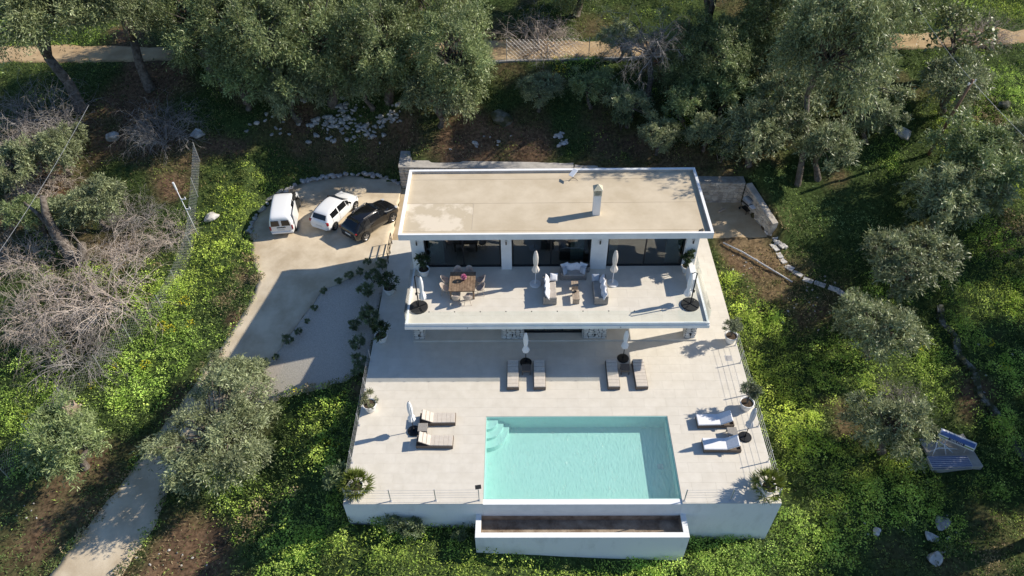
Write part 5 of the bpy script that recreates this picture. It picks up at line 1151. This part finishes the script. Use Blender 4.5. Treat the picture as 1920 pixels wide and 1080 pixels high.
# ---------------------------------------------------------------- slabs, pipe, grill, solar heater, poles, fences, wires
sl = MB(); sl.bx(-.4, .4, -.2, .2, -.05, .03); slm = bpy.data.meshes.new('paving_slab'); slm.from_pydata(sl.v, [], sl.f); slm.materials.append(M['slab'])
W10 = ['nearest the patio', 'second from the patio', 'third from the patio', 'fourth from the patio', 'fifth from the patio', 'sixth from the patio', 'seventh from the patio', 'eighth from the patio', 'ninth from the patio', 'farthest from the patio']
for k, (x, y) in enumerate(SLABS):
    a = SLABS[min(k + 1, 9)]; c = SLABS[max(k - 1, 0)]; o = bpy.data.objects.new('paving_slab', slm); COL.objects.link(o)
    o.location = (x, y, gz1(x, y) + .05); o.rotation_euler = (random.uniform(-.05, .05), random.uniform(-.03, .03), math.atan2(a[1] - c[1], a[0] - c[0]) + random.uniform(-.15, .15)); o.scale = (random.uniform(.8, .95), random.uniform(.85, 1.05), 1)
    tag(o, 'pale paving slab in the curved row on the slope, ' + W10[k], 'paving slab', 'row of paving slabs on the slope')
t = thing('drain_pipe', 'long grey plastic pipe lying on the soil right of the terrace', 'pipe', (23.03, 19.84, 0.))
pp = [(23.03, 19.84), (24.2, 18.95), (25.5, 17.85), (27.07, 16.5)]; b = MB((23.03, 19.84, 0)); b.tube([(x, y, gz1(x, y) + .16) for x, y in pp], .055, 10); b.build('pipe', M['pipe'], t, smooth=True)
b = MB((23.03, 19.84, 0)); x, y = 25.0, 18.3; b.tube([(x - .06, y + .05, gz1(x, y) + .16), (x + .06, y - .05, gz1(x, y) + .16)], .068, 10); b.build('coupling', M['pipe'], t)

t = thing('barbecue_grill', 'black trolley grill with grey lid and side shelf on the back patio', 'barbecue', (25.3, 23.2, .025), -1.15)
b = MB(); b.bx(-.38, .38, -.24, .24, .72, .86); b.build('fire_box', M['black'], t, bevel=.02)
b = MB(); b.prism([(-.24, .865), (.24, .865), (.2, 1.05), (.08, 1.14), (-.08, 1.14), (-.2, 1.05)], -.36, .36); b.v = [(z, x, y) for x, y, z in b.v]; b.build('lid', M['grill_lid'], t, bevel=.02)
b = MB(); b.bx(.4, .82, -.22, .22, .82, .86); b.build('side_shelf', M['panel'], t); b = MB(); b.bx(-.3, .3, -.27, -.25, .98, 1.01); b.build('lid_handle', M['galv'], t)
for sx in (-1, 1):
    for sy in (-1, 1): b = MB(); b.tube([(sx * .33, sy * .2, .72), (sx * .36, sy * .24, 0.)], .02, 6); b.build('leg', M['black'], t)
b = MB(); b.bx(-.34, .34, -.2, .2, .22, .25); b.build('lower_shelf', M['black'], t)
for sy in (-1, 1): b = MB(); b.lathe([(.09, -.02), (.09, .02)], 14); b.v = [(x - .4, z + sy * .25, y + .095) for x, y, z in b.v]; b.build('wheel', M['rubber'], t)
t = thing('firewood_log', 'short piece of firewood on the back patio', 'log', (23.6, 23.2, .02), .6)
b = MB(); b.tube([(-.3, 0, .09), (0, .02, .09), (.3, 0, .1)], [.08, .09, .075], 9); b.build('log', M['wood_p'], t); b = MB(); b.tube([(.05, .05, .12), (.14, .2, .2)], [.035, .025], 6); b.build('branch_stub', M['wood_p'], t)

hz_ = gz1(33.6, 5.2) + .12; ho = (33.6, 5.2, hz_)
t = thing('concrete_pad', 'small square concrete pad under the solar water heater', 'slab', (33.75, 5.0, hz_ - .1), .08); b = MB(); b.bx(-1.5, 1.25, -1.15, 1.15, -.3, .08); b.build('pad', M['coping'], t, bevel=.02); b = MB(); b.bx(-1.2, -.4, 1.16, 1.6, -.3, .02); b.build('broken_edge', M['coping'], t)
t = thing('water_tank', 'blue and silver solar water tank lying on its folded frame', 'water tank', (33.95, 5.35, hz_ + .0), -.58)
b = MB(); n_ = 26; rr = .27
def cyl(x0, x1, r, m, nm, par, zc=.55, n=28):
    b = MB(); vs = []; fs = []
    for x in (x0, x1):
        for k in range(n): a = 2 * math.pi * k / n; vs.append((x, r * math.cos(a), zc + r * math.sin(a)))
    for k in range(n): fs.append((k, n + k, n + (k + 1) % n, (k + 1) % n))
    fs += [tuple(range(n)), tuple(range(2 * n - 1, n - 1, -1))]
    return b.add(vs, fs).build(nm, m, par, smooth=False)
tank = cyl(-.92, .92, rr, M['panel'], 'tank', t)
cyl(-.95, -.92, rr + .01, M['galv'], 'end_cap', t); cyl(.92, .95, rr + .01, M['galv'], 'end_cap', t)
def band(a0, a1, x0, x1, r, m, nm):
    b = MB(); n = 12; vs = []; fs = []
    for x in (x0, x1):
        for k in range(n + 1): a = a0 + (a1 - a0) * k / n; vs.append((x, r * math.cos(a), .55 + r * math.sin(a)))
    for k in range(n): fs.append((k, k + 1, n + 1 + k + 1, n + 1 + k))
    return b.add(vs, fs).build(nm, m, tank, smooth=True)
band(R(92), R(148), -.9, .9, rr + .004, M['blue'], 'blue_sleeve'); band(R(162), R(178), -.9, .9, rr + .004, M['yellowgreen'], 'green_stripe')
band(R(146), R(182), -.42, .42, rr + .007, M['navy'], 'label_band')
fc = bpy.data.curves.new('lettering', 'FONT'); fc.body = 'WILCO'; fc.size = .2; fc.align_x = 'CENTER'; fc.align_y = 'CENTER'; fc.extrude = .004
fo = bpy.data.objects.new('lettering_curve', fc); COL.objects.link(fo); dg = bpy.context.evaluated_depsgraph_get(); lm = bpy.data.meshes.new_from_object(fo.evaluated_get(dg)); bpy.data.objects.remove(fo)
lo = link_mesh('lettering', lm, M['panel'], tank)
aL = R(163); lo.matrix_local = Matrix.Translation((0, (rr + .014) * math.cos(aL), .55 + (rr + .014) * math.sin(aL))) @ Matrix.Rotation(aL - math.pi / 2, 4, 'X') @ Matrix.Rotation(0, 4, 'Z')
b = MB()
for x in (-.6, .6): b.tube([(x, -.3, .1), (x, -.1, .3), (x, .3, .1)], .025, 6)
b.build('cradle', M['galv'], t)
t = thing('heater_frame', 'tangle of white tubular frame legs in front of the water tank', 'frame', (33.1, 4.85, hz_ - .02), .1)
for pts in ([(-.75, .05, .12), (-.2, .15, .3), (.3, .1, .25), (.9, .05, .15)], [(-.7, -.2, .12), (-.4, .15, .35), (-.15, .55, .5)], [(.1, -.2, .12), (.2, .3, .35), (.35, .5, .4)], [(.55, -.15, .12), (.25, .2, .3), (-.05, .55, .4)]):
    b = MB(); b.tube(pts, .028, 7); b.build('tube', M['panel'], t, smooth=True)
for k, lb in enumerate(('lower of two blue solar collector panels lying in front of the tank', 'upper of two blue solar collector panels lying in front of the tank')):
    t = thing('solar_collector', lb, 'solar panel', (33.15 + .02 * k, 4.05 + .06 * k, hz_ + .03 + .11 * k), .03 - .01 * k, 'blue solar collectors in front of the tank')
    b = MB(); b.bx(-1.15, 1.15, -.36, .36, 0, .1); b.build('casing', M['galv'], t)
    for i in range(6): b = MB(); y = -.30 + .12 * i; b.bx(-1.12, 1.12, y - .045, y + .045, .1, .106); b.build('absorber_strip', M['collector'], t)

def upole(name, label, base, top, r0, r1, m, cat, extra=None):
    t = thing(name, label, cat, base); d = np.array(top) - np.array(base)
    b = MB(); b.tube([(0, 0, -.4), tuple(d * .5), tuple(d)], [r0, (r0 + r1) / 2, r1], 10); b.build('shaft', m, t, smooth=True); return t, d
pz = gz1(38.87, 26.63)
t, d = upole('utility_pole', 'leaning wooden utility pole on the right slope carrying the overhead wire', (38.87, 26.63, pz), (39.3, 26.2, pz + 6.2), .13, .09, M['pole'], 'utility pole')
b = MB(); b.box(d + [.0, 0, -.25], (.9, .07, .09), rotz(.6)); b.build('crossarm', M['galv'], t)
for s in (-1, 1): b = MB(); b.lathe([(.03, 0), (.05, .05), (.03, .12)], 8, c=tuple(d + rotz(.6) @ np.array([s * .38, 0, 0]) + [0, 0, -.2])); b.build('insulator', M['panel'], t)
PT = np.array([39.3, 26.2, pz + 6.1])
def wire(label, a, c, sag, r=.012, m='galv', clips=True):
    a = np.array(a, float); c = np.array(c, float); o = (a + c) / 2; t = thing('overhead_wire', label, 'wire', tuple(o))
    pts = [a + (c - a) * s - np.array([0, 0, sag * 4 * s * (1 - s)]) - o for s in np.linspace(0, 1, 24)]
    b = MB(); b.tube(pts, r, 5); b.build('cable', M[m], t)
    b = MB(); b.tube([pts[0], pts[0] * .995 + pts[1] * .005], r * 2, 6); b.build('end_clamp', M[m], t)
wire('overhead wire from the wooden pole towards the dirt track', PT, (37.0, 41.0, 12.5), .5)
wire('overhead wire from the wooden pole down to the right edge', PT, (46.0, 8.0, 6.0), .8)
mz = gz1(-13.66, 20.64)
t, d = upole('antenna_mast', 'thin white antenna mast beside the mesh fence left of the parking area', (-13.66, 20.64, mz), (-13.9, 20.64, mz + 4.2), .03, .025, M['panel'], 'mast')
b = MB(); b.tube([tuple(d * .93), tuple(d * 1.08)], [.06, .07], 8); b.build('antenna_head', M['panel'], t)
for q in (.55, .75): b = MB(); b.box(d * q + [.16, 0, 0], (.3, .05, .05)); b.box(d * q + [.3, 0, .08], (.06, .05, .2)); b.build('bracket', M['panel'], t)
wire('pale cable slung across the dry brush at the left', (-21.0, 26.5, 7.2), (-26.0, 8.0, 1.2), .6, r=.014, m='galv')

def fence(label, pts, h, m_post='galv', sp=.22, r=.006):
    off = (pts[0][0], pts[0][1], 0); t = thing('mesh_fence', label, 'fence', off)
    for x, y in pts: b = MB(off); z = gz1(x, y); b.tube([(x, y, z - .2), (x, y, z + h + .1)], .03, 6); b.build('post', M[m_post], t)
    for (xa, ya), (xb, yb) in zip(pts[:-1], pts[1:]):
        za, zb = gz1(xa, ya), gz1(xb, yb); L = math.hypot(xb - xa, yb - ya); n = max(2, int(L / sp)); b = MB(off)
        pt = lambda s, v: (xa + (xb - xa) * s, ya + (yb - ya) * s, za + (zb - za) * s + .05 + v * h)
        k = int(h / sp)
        for i in range(-k, n + 1):                                   # diamond wires, clipped to the panel
            for sgn in (1, -1):
                s0, s1 = i / n, (i + k) / n; v0, v1 = (0, 1) if sgn > 0 else (1, 0)
                if s0 < 0: v0 += (v1 - v0) * (0 - s0) / (s1 - s0); s0 = 0
                if s1 > 1: v1 = v0 + (v1 - v0) * (1 - s0) / (s1 - s0); s1 = 1
                if s1 - s0 > .001: b.tube([pt(s0, v0), pt(s1, v1)], r, 3, cap=False)
        b.build('mesh_panel', M['galv'], t)
fence('sagging chain-link fence running down the left bank beside the driveway', FENCE[2:], 1.6)
rp = [(7.97 + i * 3.27, 35.75 + (.1 * i)) for i in range(5)]
fence('wire mesh fence with slim posts along the dirt track', rp, 1.7, sp=.3, r=.005)
t = thing('kerb_wall', 'low concrete kerb wall under the wire fence of the dirt track', 'wall', (7.9, 35.6, 0)); b = MB((7.9, 35.6, 0)); 
for i, (a, c) in enumerate(zip([(5., 35.55)] + rp, rp + [(24.5, 36.0)])):
    z = base_z(np.array(a[0]), np.array(a[1])); b = MB((7.9, 35.6, 0)); p0, p1 = np.array(a), np.array(c); d_ = (p1 - p0) / np.linalg.norm(p1 - p0); n_ = np.array([-d_[1], d_[0]]) * .12
    b.prism([tuple(p0 - n_ - [0, .15]), tuple(p1 - n_ - d_ * .01 - [0, .15]), tuple(p1 + n_ - d_ * .01 - [0, .15]), tuple(p0 + n_ - [0, .15])], float(z) - .8, float(z) + .12); b.build('kerb_block', M['coping'], t)
t = thing('tree_stump', 'weathered sawn tree stump in the green bank at left', 'tree stump', (-18.3, 7.75, gz1(-18.3, 7.75)))
b = MB(); b.lathe([(.62, -.3), (.5, .1), (.42, .5), (.40, .9), (.36, .92), (.30, .8), (.001, .72)], 14, pleat=.14, k=5, cap=False); b.build('trunk', M['wood_p'], t)
b = MB(); b.tube([(.3, .1, .5), (.6, .2, .7)], [.12, .07], 7); b.build('branch_stub', M['wood_p'], t)
t = thing('gnarled_trunk', 'leaning gnarled grey trunk split near the ground among dry brush', 'tree trunk', (-21.6, 18.3, gz1(-21.6, 18.3)))
b = MB(); b.tube([(0, 0, -.3), (-.3, .4, 1.), (-.9, .9, 2.2), (-1.0, 1.2, 3.6), (-.8, 1.5, 4.8)], [.55, .42, .36, .26, .18], 10); b.build('trunk', M['bark'], t, smooth=True)
b = MB(); b.tube([(.1, -.1, -.3), (.7, .1, .8), (1.0, .3, 1.7)], [.5, .34, .26], 9); b.build('limb', M['bark'], t, smooth=True)
b = MB(); b.tube([(-.9, .9, 2.2), (-1.6, 1.3, 3.4), (-2.2, 1.4, 4.4)], [.2, .14, .07], 8); b.build('limb', M['bark'], t, smooth=True)

# dry-stone terrace edge on the right slope
c_ = np.mean(np.array(TERRACE), 0); toff = (c_[0], c_[1], 0); t = thing('terrace_wall', 'low dark dry-stone terrace edge running down the far right slope', 'wall', toff)
for i, (a_, e_) in enumerate(zip(TERRACE[:-1], TERRACE[1:])):
    g0, g1 = gz1(*a_), gz1(*e_); masonry(t, a_, e_, min(g0, g1) - .3, max(g0, g1) + .32, .36, M['rock_moss'], M['rock_moss'], thick=.28, depth=.1, seed=300 + i, off=toff, limit=60, topslope=(g0 + .3 - .12 * (i % 2), g1 + .18 + .12 * (i % 2)), gap=.03)

# ---------------------------------------------------------------- trees
def trunk_mesh(name, seed, centres, h0, r0, lean=.3, forks=4, crown_h=2.5, spread=1.):
    rng = np.random.default_rng(seed); b = MB()
    l = rng.normal(size=2) * lean; top = np.array([l[0], l[1], h0])
    mid = np.array([l[0] * .3 + rng.normal() * .12, l[1] * .3 + rng.normal() * .12, h0 * .5])
    b.tube([(0, 0, -.5), (0, 0, .05), tuple(mid), tuple(top)], [r0 * 1.6, r0 * 1.15, r0 * .9, r0 * .8], 10)
    order = rng.permutation(len(centres))
    groups = np.array_split(order, forks)
    for g in groups:
        cen = centres[g].mean(0); k = top + (cen - top) * .55 + rng.normal(size=3) * .15
        b.tube([tuple(top - [0, 0, .1]), tuple(top + (k - top) * .5 + rng.normal(size=3) * .12), tuple(k)], [r0 * .7, r0 * .5, r0 * .36], 8)
        for i in g:
            c = centres[i]; m = k + (c - k) * .5 + rng.normal(size=3) * .12
            b.tube([tuple(k), tuple(m), tuple(c)], [r0 * .3, r0 * .18, .02], 5, cap=False)
    me = bpy.data.meshes.new(name); me.from_pydata(b.v, [], b.f); me.materials.append(M['bark']); me.polygons.foreach_set('use_smooth', [True] * len(me.polygons)); return me
def twig_mesh(name, seed, m, n0=60, L=2.2, depth=2, kids=5, r=.022, upb=.5, spreadr=1.2, h=0., curve=.5):
    rng = np.random.default_rng(seed); Vs = []; Fs = []; cnt = 0
    def seg(p, d, L, r, lv):
        nonlocal cnt
        k = 5; pts = [p]; q = p.copy(); dd = d.copy()
        for i in range(k):
            dd = unit((dd + rng.normal(size=3) * .22 + np.array([0, 0, -.12 * curve * (1 + i * .4)]))[None])[0]; q = q + dd * L / k; pts.append(q.copy())
        pts = np.array(pts); s = unit(np.cross(d, rng.normal(size=3))[None])[0]; u = np.cross(s, d)
        rad = r * np.linspace(1, .25, k + 1)
        tri = [s, -.5 * s + .87 * u, -.5 * s - .87 * u]
        V = np.concatenate([[pts[i] + rad[i] * t_ for t_ in tri] for i in range(k + 1)]); Vs.append(V)
        for i in range(k):
            for j in range(3): Fs.append((cnt + i * 3 + j, cnt + i * 3 + (j + 1) % 3, cnt + (i + 1) * 3 + (j + 1) % 3, cnt + (i + 1) * 3 + j))
        cnt += 3 * (k + 1)
        if lv > 0:
            for _ in range(kids):
                i = rng.integers(1, k + 1); nd = unit(((pts[i] - pts[i - 1]) / (L / k) + rng.normal(size=3) * .75)[None])[0]
                seg(pts[i], nd, L * rng.uniform(.35, .6), rad[i] * .75 + .002, lv - 1)
    for i in range(n0):
        a = rng.uniform(0, 6.283); rr = spreadr * math.sqrt(rng.random()); p = np.array([rr * math.cos(a), rr * math.sin(a), h + .05])
        d = unit(np.array([[math.cos(a) * .6 + rng.normal() * .6, math.sin(a) * .6 + rng.normal() * .6, upb + rng.random() * .5]]))[0]
        seg(p, d, L * rng.uniform(.6, 1.1), r, depth)
    me = np_mesh(name, np.concatenate(Vs), np.array(Fs)); me.materials.append(m); return me
OL = ((.145, .175, .08), (.35, .385, .20))
PROT = {}
for v in range(4):
    ca, cb = OL if v != 3 else ((.13, .18, .065), (.34, .41, .17))
    me, c, lr = lobe_crown('crown', 50 + v, 2.6, 2.5, 50, 24, 11, .22, .055, ca, cb, droop=.35, flat=.82, silver=.25, lobe=(.19, .32)); me.materials.append(M['leaf'])
    PROT['olive', v] = (me, trunk_mesh('trunk', 60 + v, c, 1.0, .2, forks=4))
for v in range(3):
    me, c, lr = lobe_crown('crown', 70 + v, 3.6, 6.2, 62, 36, 15, .20, .048, (.12, .15, .06), (.33, .37, .17), droop=.55, flat=.78, silver=.15, low=-.6, lobe=(.22, .36)); me.materials.append(M['leaf'])
    PROT['old', v] = (me, trunk_mesh('trunk', 80 + v, c, 3.2, .32, lean=.9, forks=5))
    me, c, lr = lobe_crown('crown', 170 + v, 3.6, 4.0, 74, 36, 15, .20, .048, (.10, .14, .05), (.31, .36, .15), droop=.45, flat=1.05, silver=.15, low=-1.1, lobe=(.2, .34)); me.materials.append(M['leaf'])
    PROT['full', v] = (me, trunk_mesh('trunk', 180 + v, c, 2., .3, lean=.5, forks=5))
PROT['old', 3] = (PROT['old', 2][0], trunk_mesh('trunk', 84, lobe_crown('unused', 72, 3.6, 6.2, 62, 1, 1, .26, .065, (0, 0, 0), (0, 0, 0), flat=.78, low=-.6, lobe=(.22, .36))[1], 3.6, .16, lean=.9, forks=4))
me, c, lr = lobe_crown('crown', 140, 4.4, 3.3, 92, 27, 12, .23, .055, *OL, droop=.4, flat=.78, silver=.25, lobe=(.14, .25)); me.materials.append(M['leaf'])
PROT['grand', 0] = (me, trunk_mesh('trunk', 141, c, 1.2, .32, forks=6))
PROT['dead', 0] = (twig_mesh('crown', 90, M['twig_g'], n0=16, L=3.6, depth=3, kids=5, r=.06, upb=.5, spreadr=.35, h=3.2, curve=.5), trunk_mesh('trunk', 91, np.array([[1.2, 0, 4.5], [-1.1, .5, 4.7], [.2, -1.2, 4.6], [0, 1.1, 4.9]]), 3., .22))
me, c, lr = lobe_crown('crown', 95, 2.8, 3.0, 30, 9, 5, .26, .20, (.12, .15, .05), (.28, .31, .14), droop=.1, flat=.7, lobe=(.2, .34)); me.materials.append(M['leaf'])
PROT['fig', 0] = (me, trunk_mesh('trunk', 96, c, .9, .16, forks=5))
for v in range(3): PROT['twig', v] = (twig_mesh('twigs', 100 + v, M['twig'] if v != 0 else M['twig_g'], n0=105, L=2.1, depth=2, kids=4, r=.022, upb=.55, spreadr=1.35, curve=.75), None)
for kind, var, x, y, z, s, label in TREES:
    cat, name = {'olive': ('tree', 'olive_tree'), 'old': ('tree', 'tall_tree'), 'full': ('tree', 'dense_tree'), 'grand': ('tree', 'olive_tree'), 'dead': ('tree', 'bare_tree'), 'fig': ('tree', 'fig_tree'), 'twig': ('brushwood', 'brush_heap')}[kind]
    crown, trunk = PROT[kind, var]
    t = thing(name, label, cat, (x, y, gz1(x, y) if kind != 'twig' else gz1(x, y) - .1), (x * 7.3 + y * 3.1) % 6.28, {'olive': 'olive trees on the slopes', 'grand': 'olive trees on the slopes', 'old': 'tall trees along the dirt track', 'full': 'dense trees upslope of the villa', 'twig': 'heaps of dry brush'}.get(kind), s)
    link_mesh('crown' if kind != 'twig' else 'twigs', crown, None, t)
    if trunk: link_mesh('trunk', trunk, None, t)
    else:
        b = MB(); b.tube([(-.9, -.3, .15), (0, 0, .3), (1.0, .4, .25)], [.09, .075, .04], 7); b.build('branch', M['twig'], t)
# oleanders of the gravel bed
me, c, lr = lobe_crown('foliage', 120, .8, .75, 18, 12, 8, .17, .045, (.10, .14, .065), (.26, .32, .15), droop=.1, flat=.8); me.materials.append(M['leaf'])
bst = MB()
for i in range(0, len(c), 2): bst.tube([(0, 0, -.1), (c[i][0] * .5, c[i][1] * .5, c[i][2] * .6), tuple(c[i])], [.02, .014, .006], 5, cap=False)
stm = bpy.data.meshes.new('stem'); stm.from_pydata(bst.v, [], bst.f); stm.materials.append(M['bark'])
for k, (x, y, s, label) in enumerate(SHRUBS):
    t = thing('oleander_shrub', label, 'shrub', (x, y, float(base_z(x, y)) + .02), k * 1.9, 'shrubs planted in the gravel bed', s); link_mesh('foliage', me, None, t); link_mesh('stem', stm, None, t)

# ---------------------------------------------------------------- ground cover: weeds, grass, ivy, dry litter
rng = np.random.default_rng(11)
def sample(n0):
    X = rng.uniform(-40, 60, n0); Y = rng.uniform(-8, 49, n0)
    # the part of the slopes in view, off the paved ground
    vis = (np.abs(X - 9) < 15 + (Y + 19) * .78) & ~paved(X, Y) & ~((X > 6.4) & (X < 17.6) & (Y > -1.4) & (Y < .2)) & ~((X > 32.) & (X < 35.2) & (Y > 3.5) & (Y < 6.3)) & ~((X > -.2) & (X < 27.) & (Y > 19.6) & (Y < np.interp(X, [0, 13, 22, 25.4, 26.9], [27.4, 26.9, 25.3, 25.2, 20.4])))
    X, Y = X[vis], Y[vis]
    q = [X, Y] + [zone_w(X, Y, k) for k in ('lush_sunlit', 'soil', 'ivy', 'dry')] + [fbm(X * .25, Y * .25, 21, 4), fbm(X * .8, Y * .8, 33, 3)]
    return q
PALS = (((.22, .33, .05), (.50, .62, .13)), ((.055, .082, .024), (.15, .195, .058)), ((.22, .165, .09), (.38, .30, .17)), ((.15, .23, .075), (.33, .43, .16)))  # sunlit lush set lightened, second set darkened: sun and shade put into the colour
def colour(kind, tone):
    c = np.empty((len(kind), 3))
    for k, (a, b_) in enumerate(PALS):
        m_ = kind == k; c[m_] = pal(rng, int(m_.sum()), a, b_)
    return c * tone[:, None]
def drift(c, X, Y):
    h = fbm(X * .16, Y * .16, 77, 3)[:, None]; g = fbm(X * .3, Y * .3, 87, 3)[:, None]
    return c * (1 + (h - .5) * np.array([.38, .08, -.35])) * (.55 + .9 * g)
PP, DD, NN, LL, WW, CC = [], [], [], [], [], []
# leafy clumps: small domes of leaves, each with its own tone
X, Y, wl, ws, wi, wd, nz, nf = sample(62000)
dens = np.clip(.30 + (nz - .45) * 1.5 + wl * .8 + wi * .8 + wd * .1 - ws * .8, .03, 1)
kp = rng.random(len(X)) < dens * .8 * np.clip((fbm(X * .2, Y * .2, 123, 3) - .36) * 6, .25, 1)      # drifts of leafy weeds between stretches of plain grass
X, Y, wl, ws, wi, wd, nz, nf = [q[kp] for q in (X, Y, wl, ws, wi, wd, nz, nf)]
ed = np.concatenate([resample(DRIVE_L[9:], 170), resample(DRIVE_R[11:], 90), resample(GRAVEL_R[5:], 60)]); ed = ed[rng.random(len(ed)) < .8]; ed = ed + rng.normal(size=ed.shape) * .14; k_ = len(ed)   # weeds creeping over the paved edges
X = np.r_[X, ed[:, 0]]; Y = np.r_[Y, ed[:, 1]]; wl = np.r_[wl, np.full(k_, .25)]; ws = np.r_[ws, np.zeros(k_)]; wi = np.r_[wi, np.zeros(k_)]; wd = np.r_[wd, np.full(k_, .6)]; nz = np.r_[nz, np.full(k_, .5)]; nf = np.r_[nf, rng.uniform(.4, .65, k_)]; m = len(X)
r1 = rng.random(m)
kc = np.where(r1 < wi * 1.3, 3, np.where(rng.random(m) < wd * .5, 2, np.where(rng.random(m) < np.clip(wl * 1.15 + (nf - .55), 0, 1), 0, 1)))
rc = rng.uniform(.13, .40, m) ** 1.0 * (1 + .6 * (rng.random(m) < .08)) * np.where(kc == 3, .7, 1) * (.8 + .4 * wl); hc = rc * rng.uniform(.5, 1.35, m) * np.where(kc == 3, .6, 1)
bigm = np.clip((fbm(X * .45, Y * .45, 51, 3) - .42) * 3., 0, 1) * (.2 + .8 * wl) * .8
gzc = ground_z(X, Y); tn = rng.uniform(.72, 1.25, m)
nl = np.clip((42 * (rc / .32) ** 1.7), 9, 80).astype(int)
rep = np.repeat(np.arange(m), nl); n = len(rep)
dirn = rng.normal(size=(n, 3)); dirn[:, 2] = np.abs(dirn[:, 2]) * .9 + .05; dirn = unit(dirn)
rad = (.65 + .35 * rng.random(n))
P = np.stack([X[rep] + dirn[:, 0] * rc[rep] * rad, Y[rep] + dirn[:, 1] * rc[rep] * rad, gzc[rep] + bigm[rep] + dirn[:, 2] * hc[rep] * rad], 1)
Lf = rng.uniform(.055, .13, n) * np.where(kc[rep] == 3, .8, 1)
PP.append(P); DD.append(dirn * np.array([1, 1, .3]) + rng.normal(size=(n, 3)) * .5); NN.append(dirn * .9); LL.append(Lf); WW.append(Lf * rng.uniform(.5, .8, n)); CC.append(drift(colour(kc, tn), X, Y)[rep] * rng.uniform(.78, 1.22, (n, 1)))
yl = (rng.random(m) < .035) & (kc == 0) & (fbm(X * .2, Y * .2, 99, 2) > .62); CC[-1][yl[rep]] = np.array([.62, .52, .03])
# grass blades, litter and low leaves between them
X, Y, wl, ws, wi, wd, nz, nf = sample(560000)
dens = np.clip(.42 + (nz - .45) * 1.8 + wl * .5 + wd * .4 - ws * .2, .25, 1)
kp = rng.random(len(X)) < dens
X, Y, wl, ws, wi, wd, nz, nf = [q[kp] for q in (X, Y, wl, ws, wi, wd, nz, nf)]; n = len(X)
kind = np.where(rng.random(n) < np.clip(wd * .8 + ws * .55, 0, .85), 2, np.where(rng.random(n) < np.clip(wl * .9 + (nf - .5) * .8, 0, 1), 0, 1))
grass = rng.random(n) < .72
D = rng.normal(size=(n, 3)) * np.array([.8, .8, .3]); D[grass, 2] += .9
Ls = np.where(grass, rng.uniform(.12, .30, n), rng.uniform(.07, .15, n))
PP.append(np.stack([X, Y, ground_z(X, Y) + .02 + .06 * rng.random(n)], 1)); DD.append(D); NN.append(np.tile([0, 0, .8], (n, 1))); LL.append(Ls); WW.append(np.where(grass, .035, Ls * .6)); CC.append(drift(colour(kind, .7 + .6 * nf), X, Y))
tag(link_mesh('ground_cover', leaves('ground_cover', np.concatenate(PP), np.concatenate(DD), np.concatenate(LL), np.concatenate(WW), np.clip(np.concatenate(CC), .004, 1), rng, up=.3, nrm=np.concatenate(NN)), M['weed']), kind='stuff', label='weeds, grass and ivy covering the slopes', cat='ground cover')
print('cover leaves', sum(len(q) for q in PP))
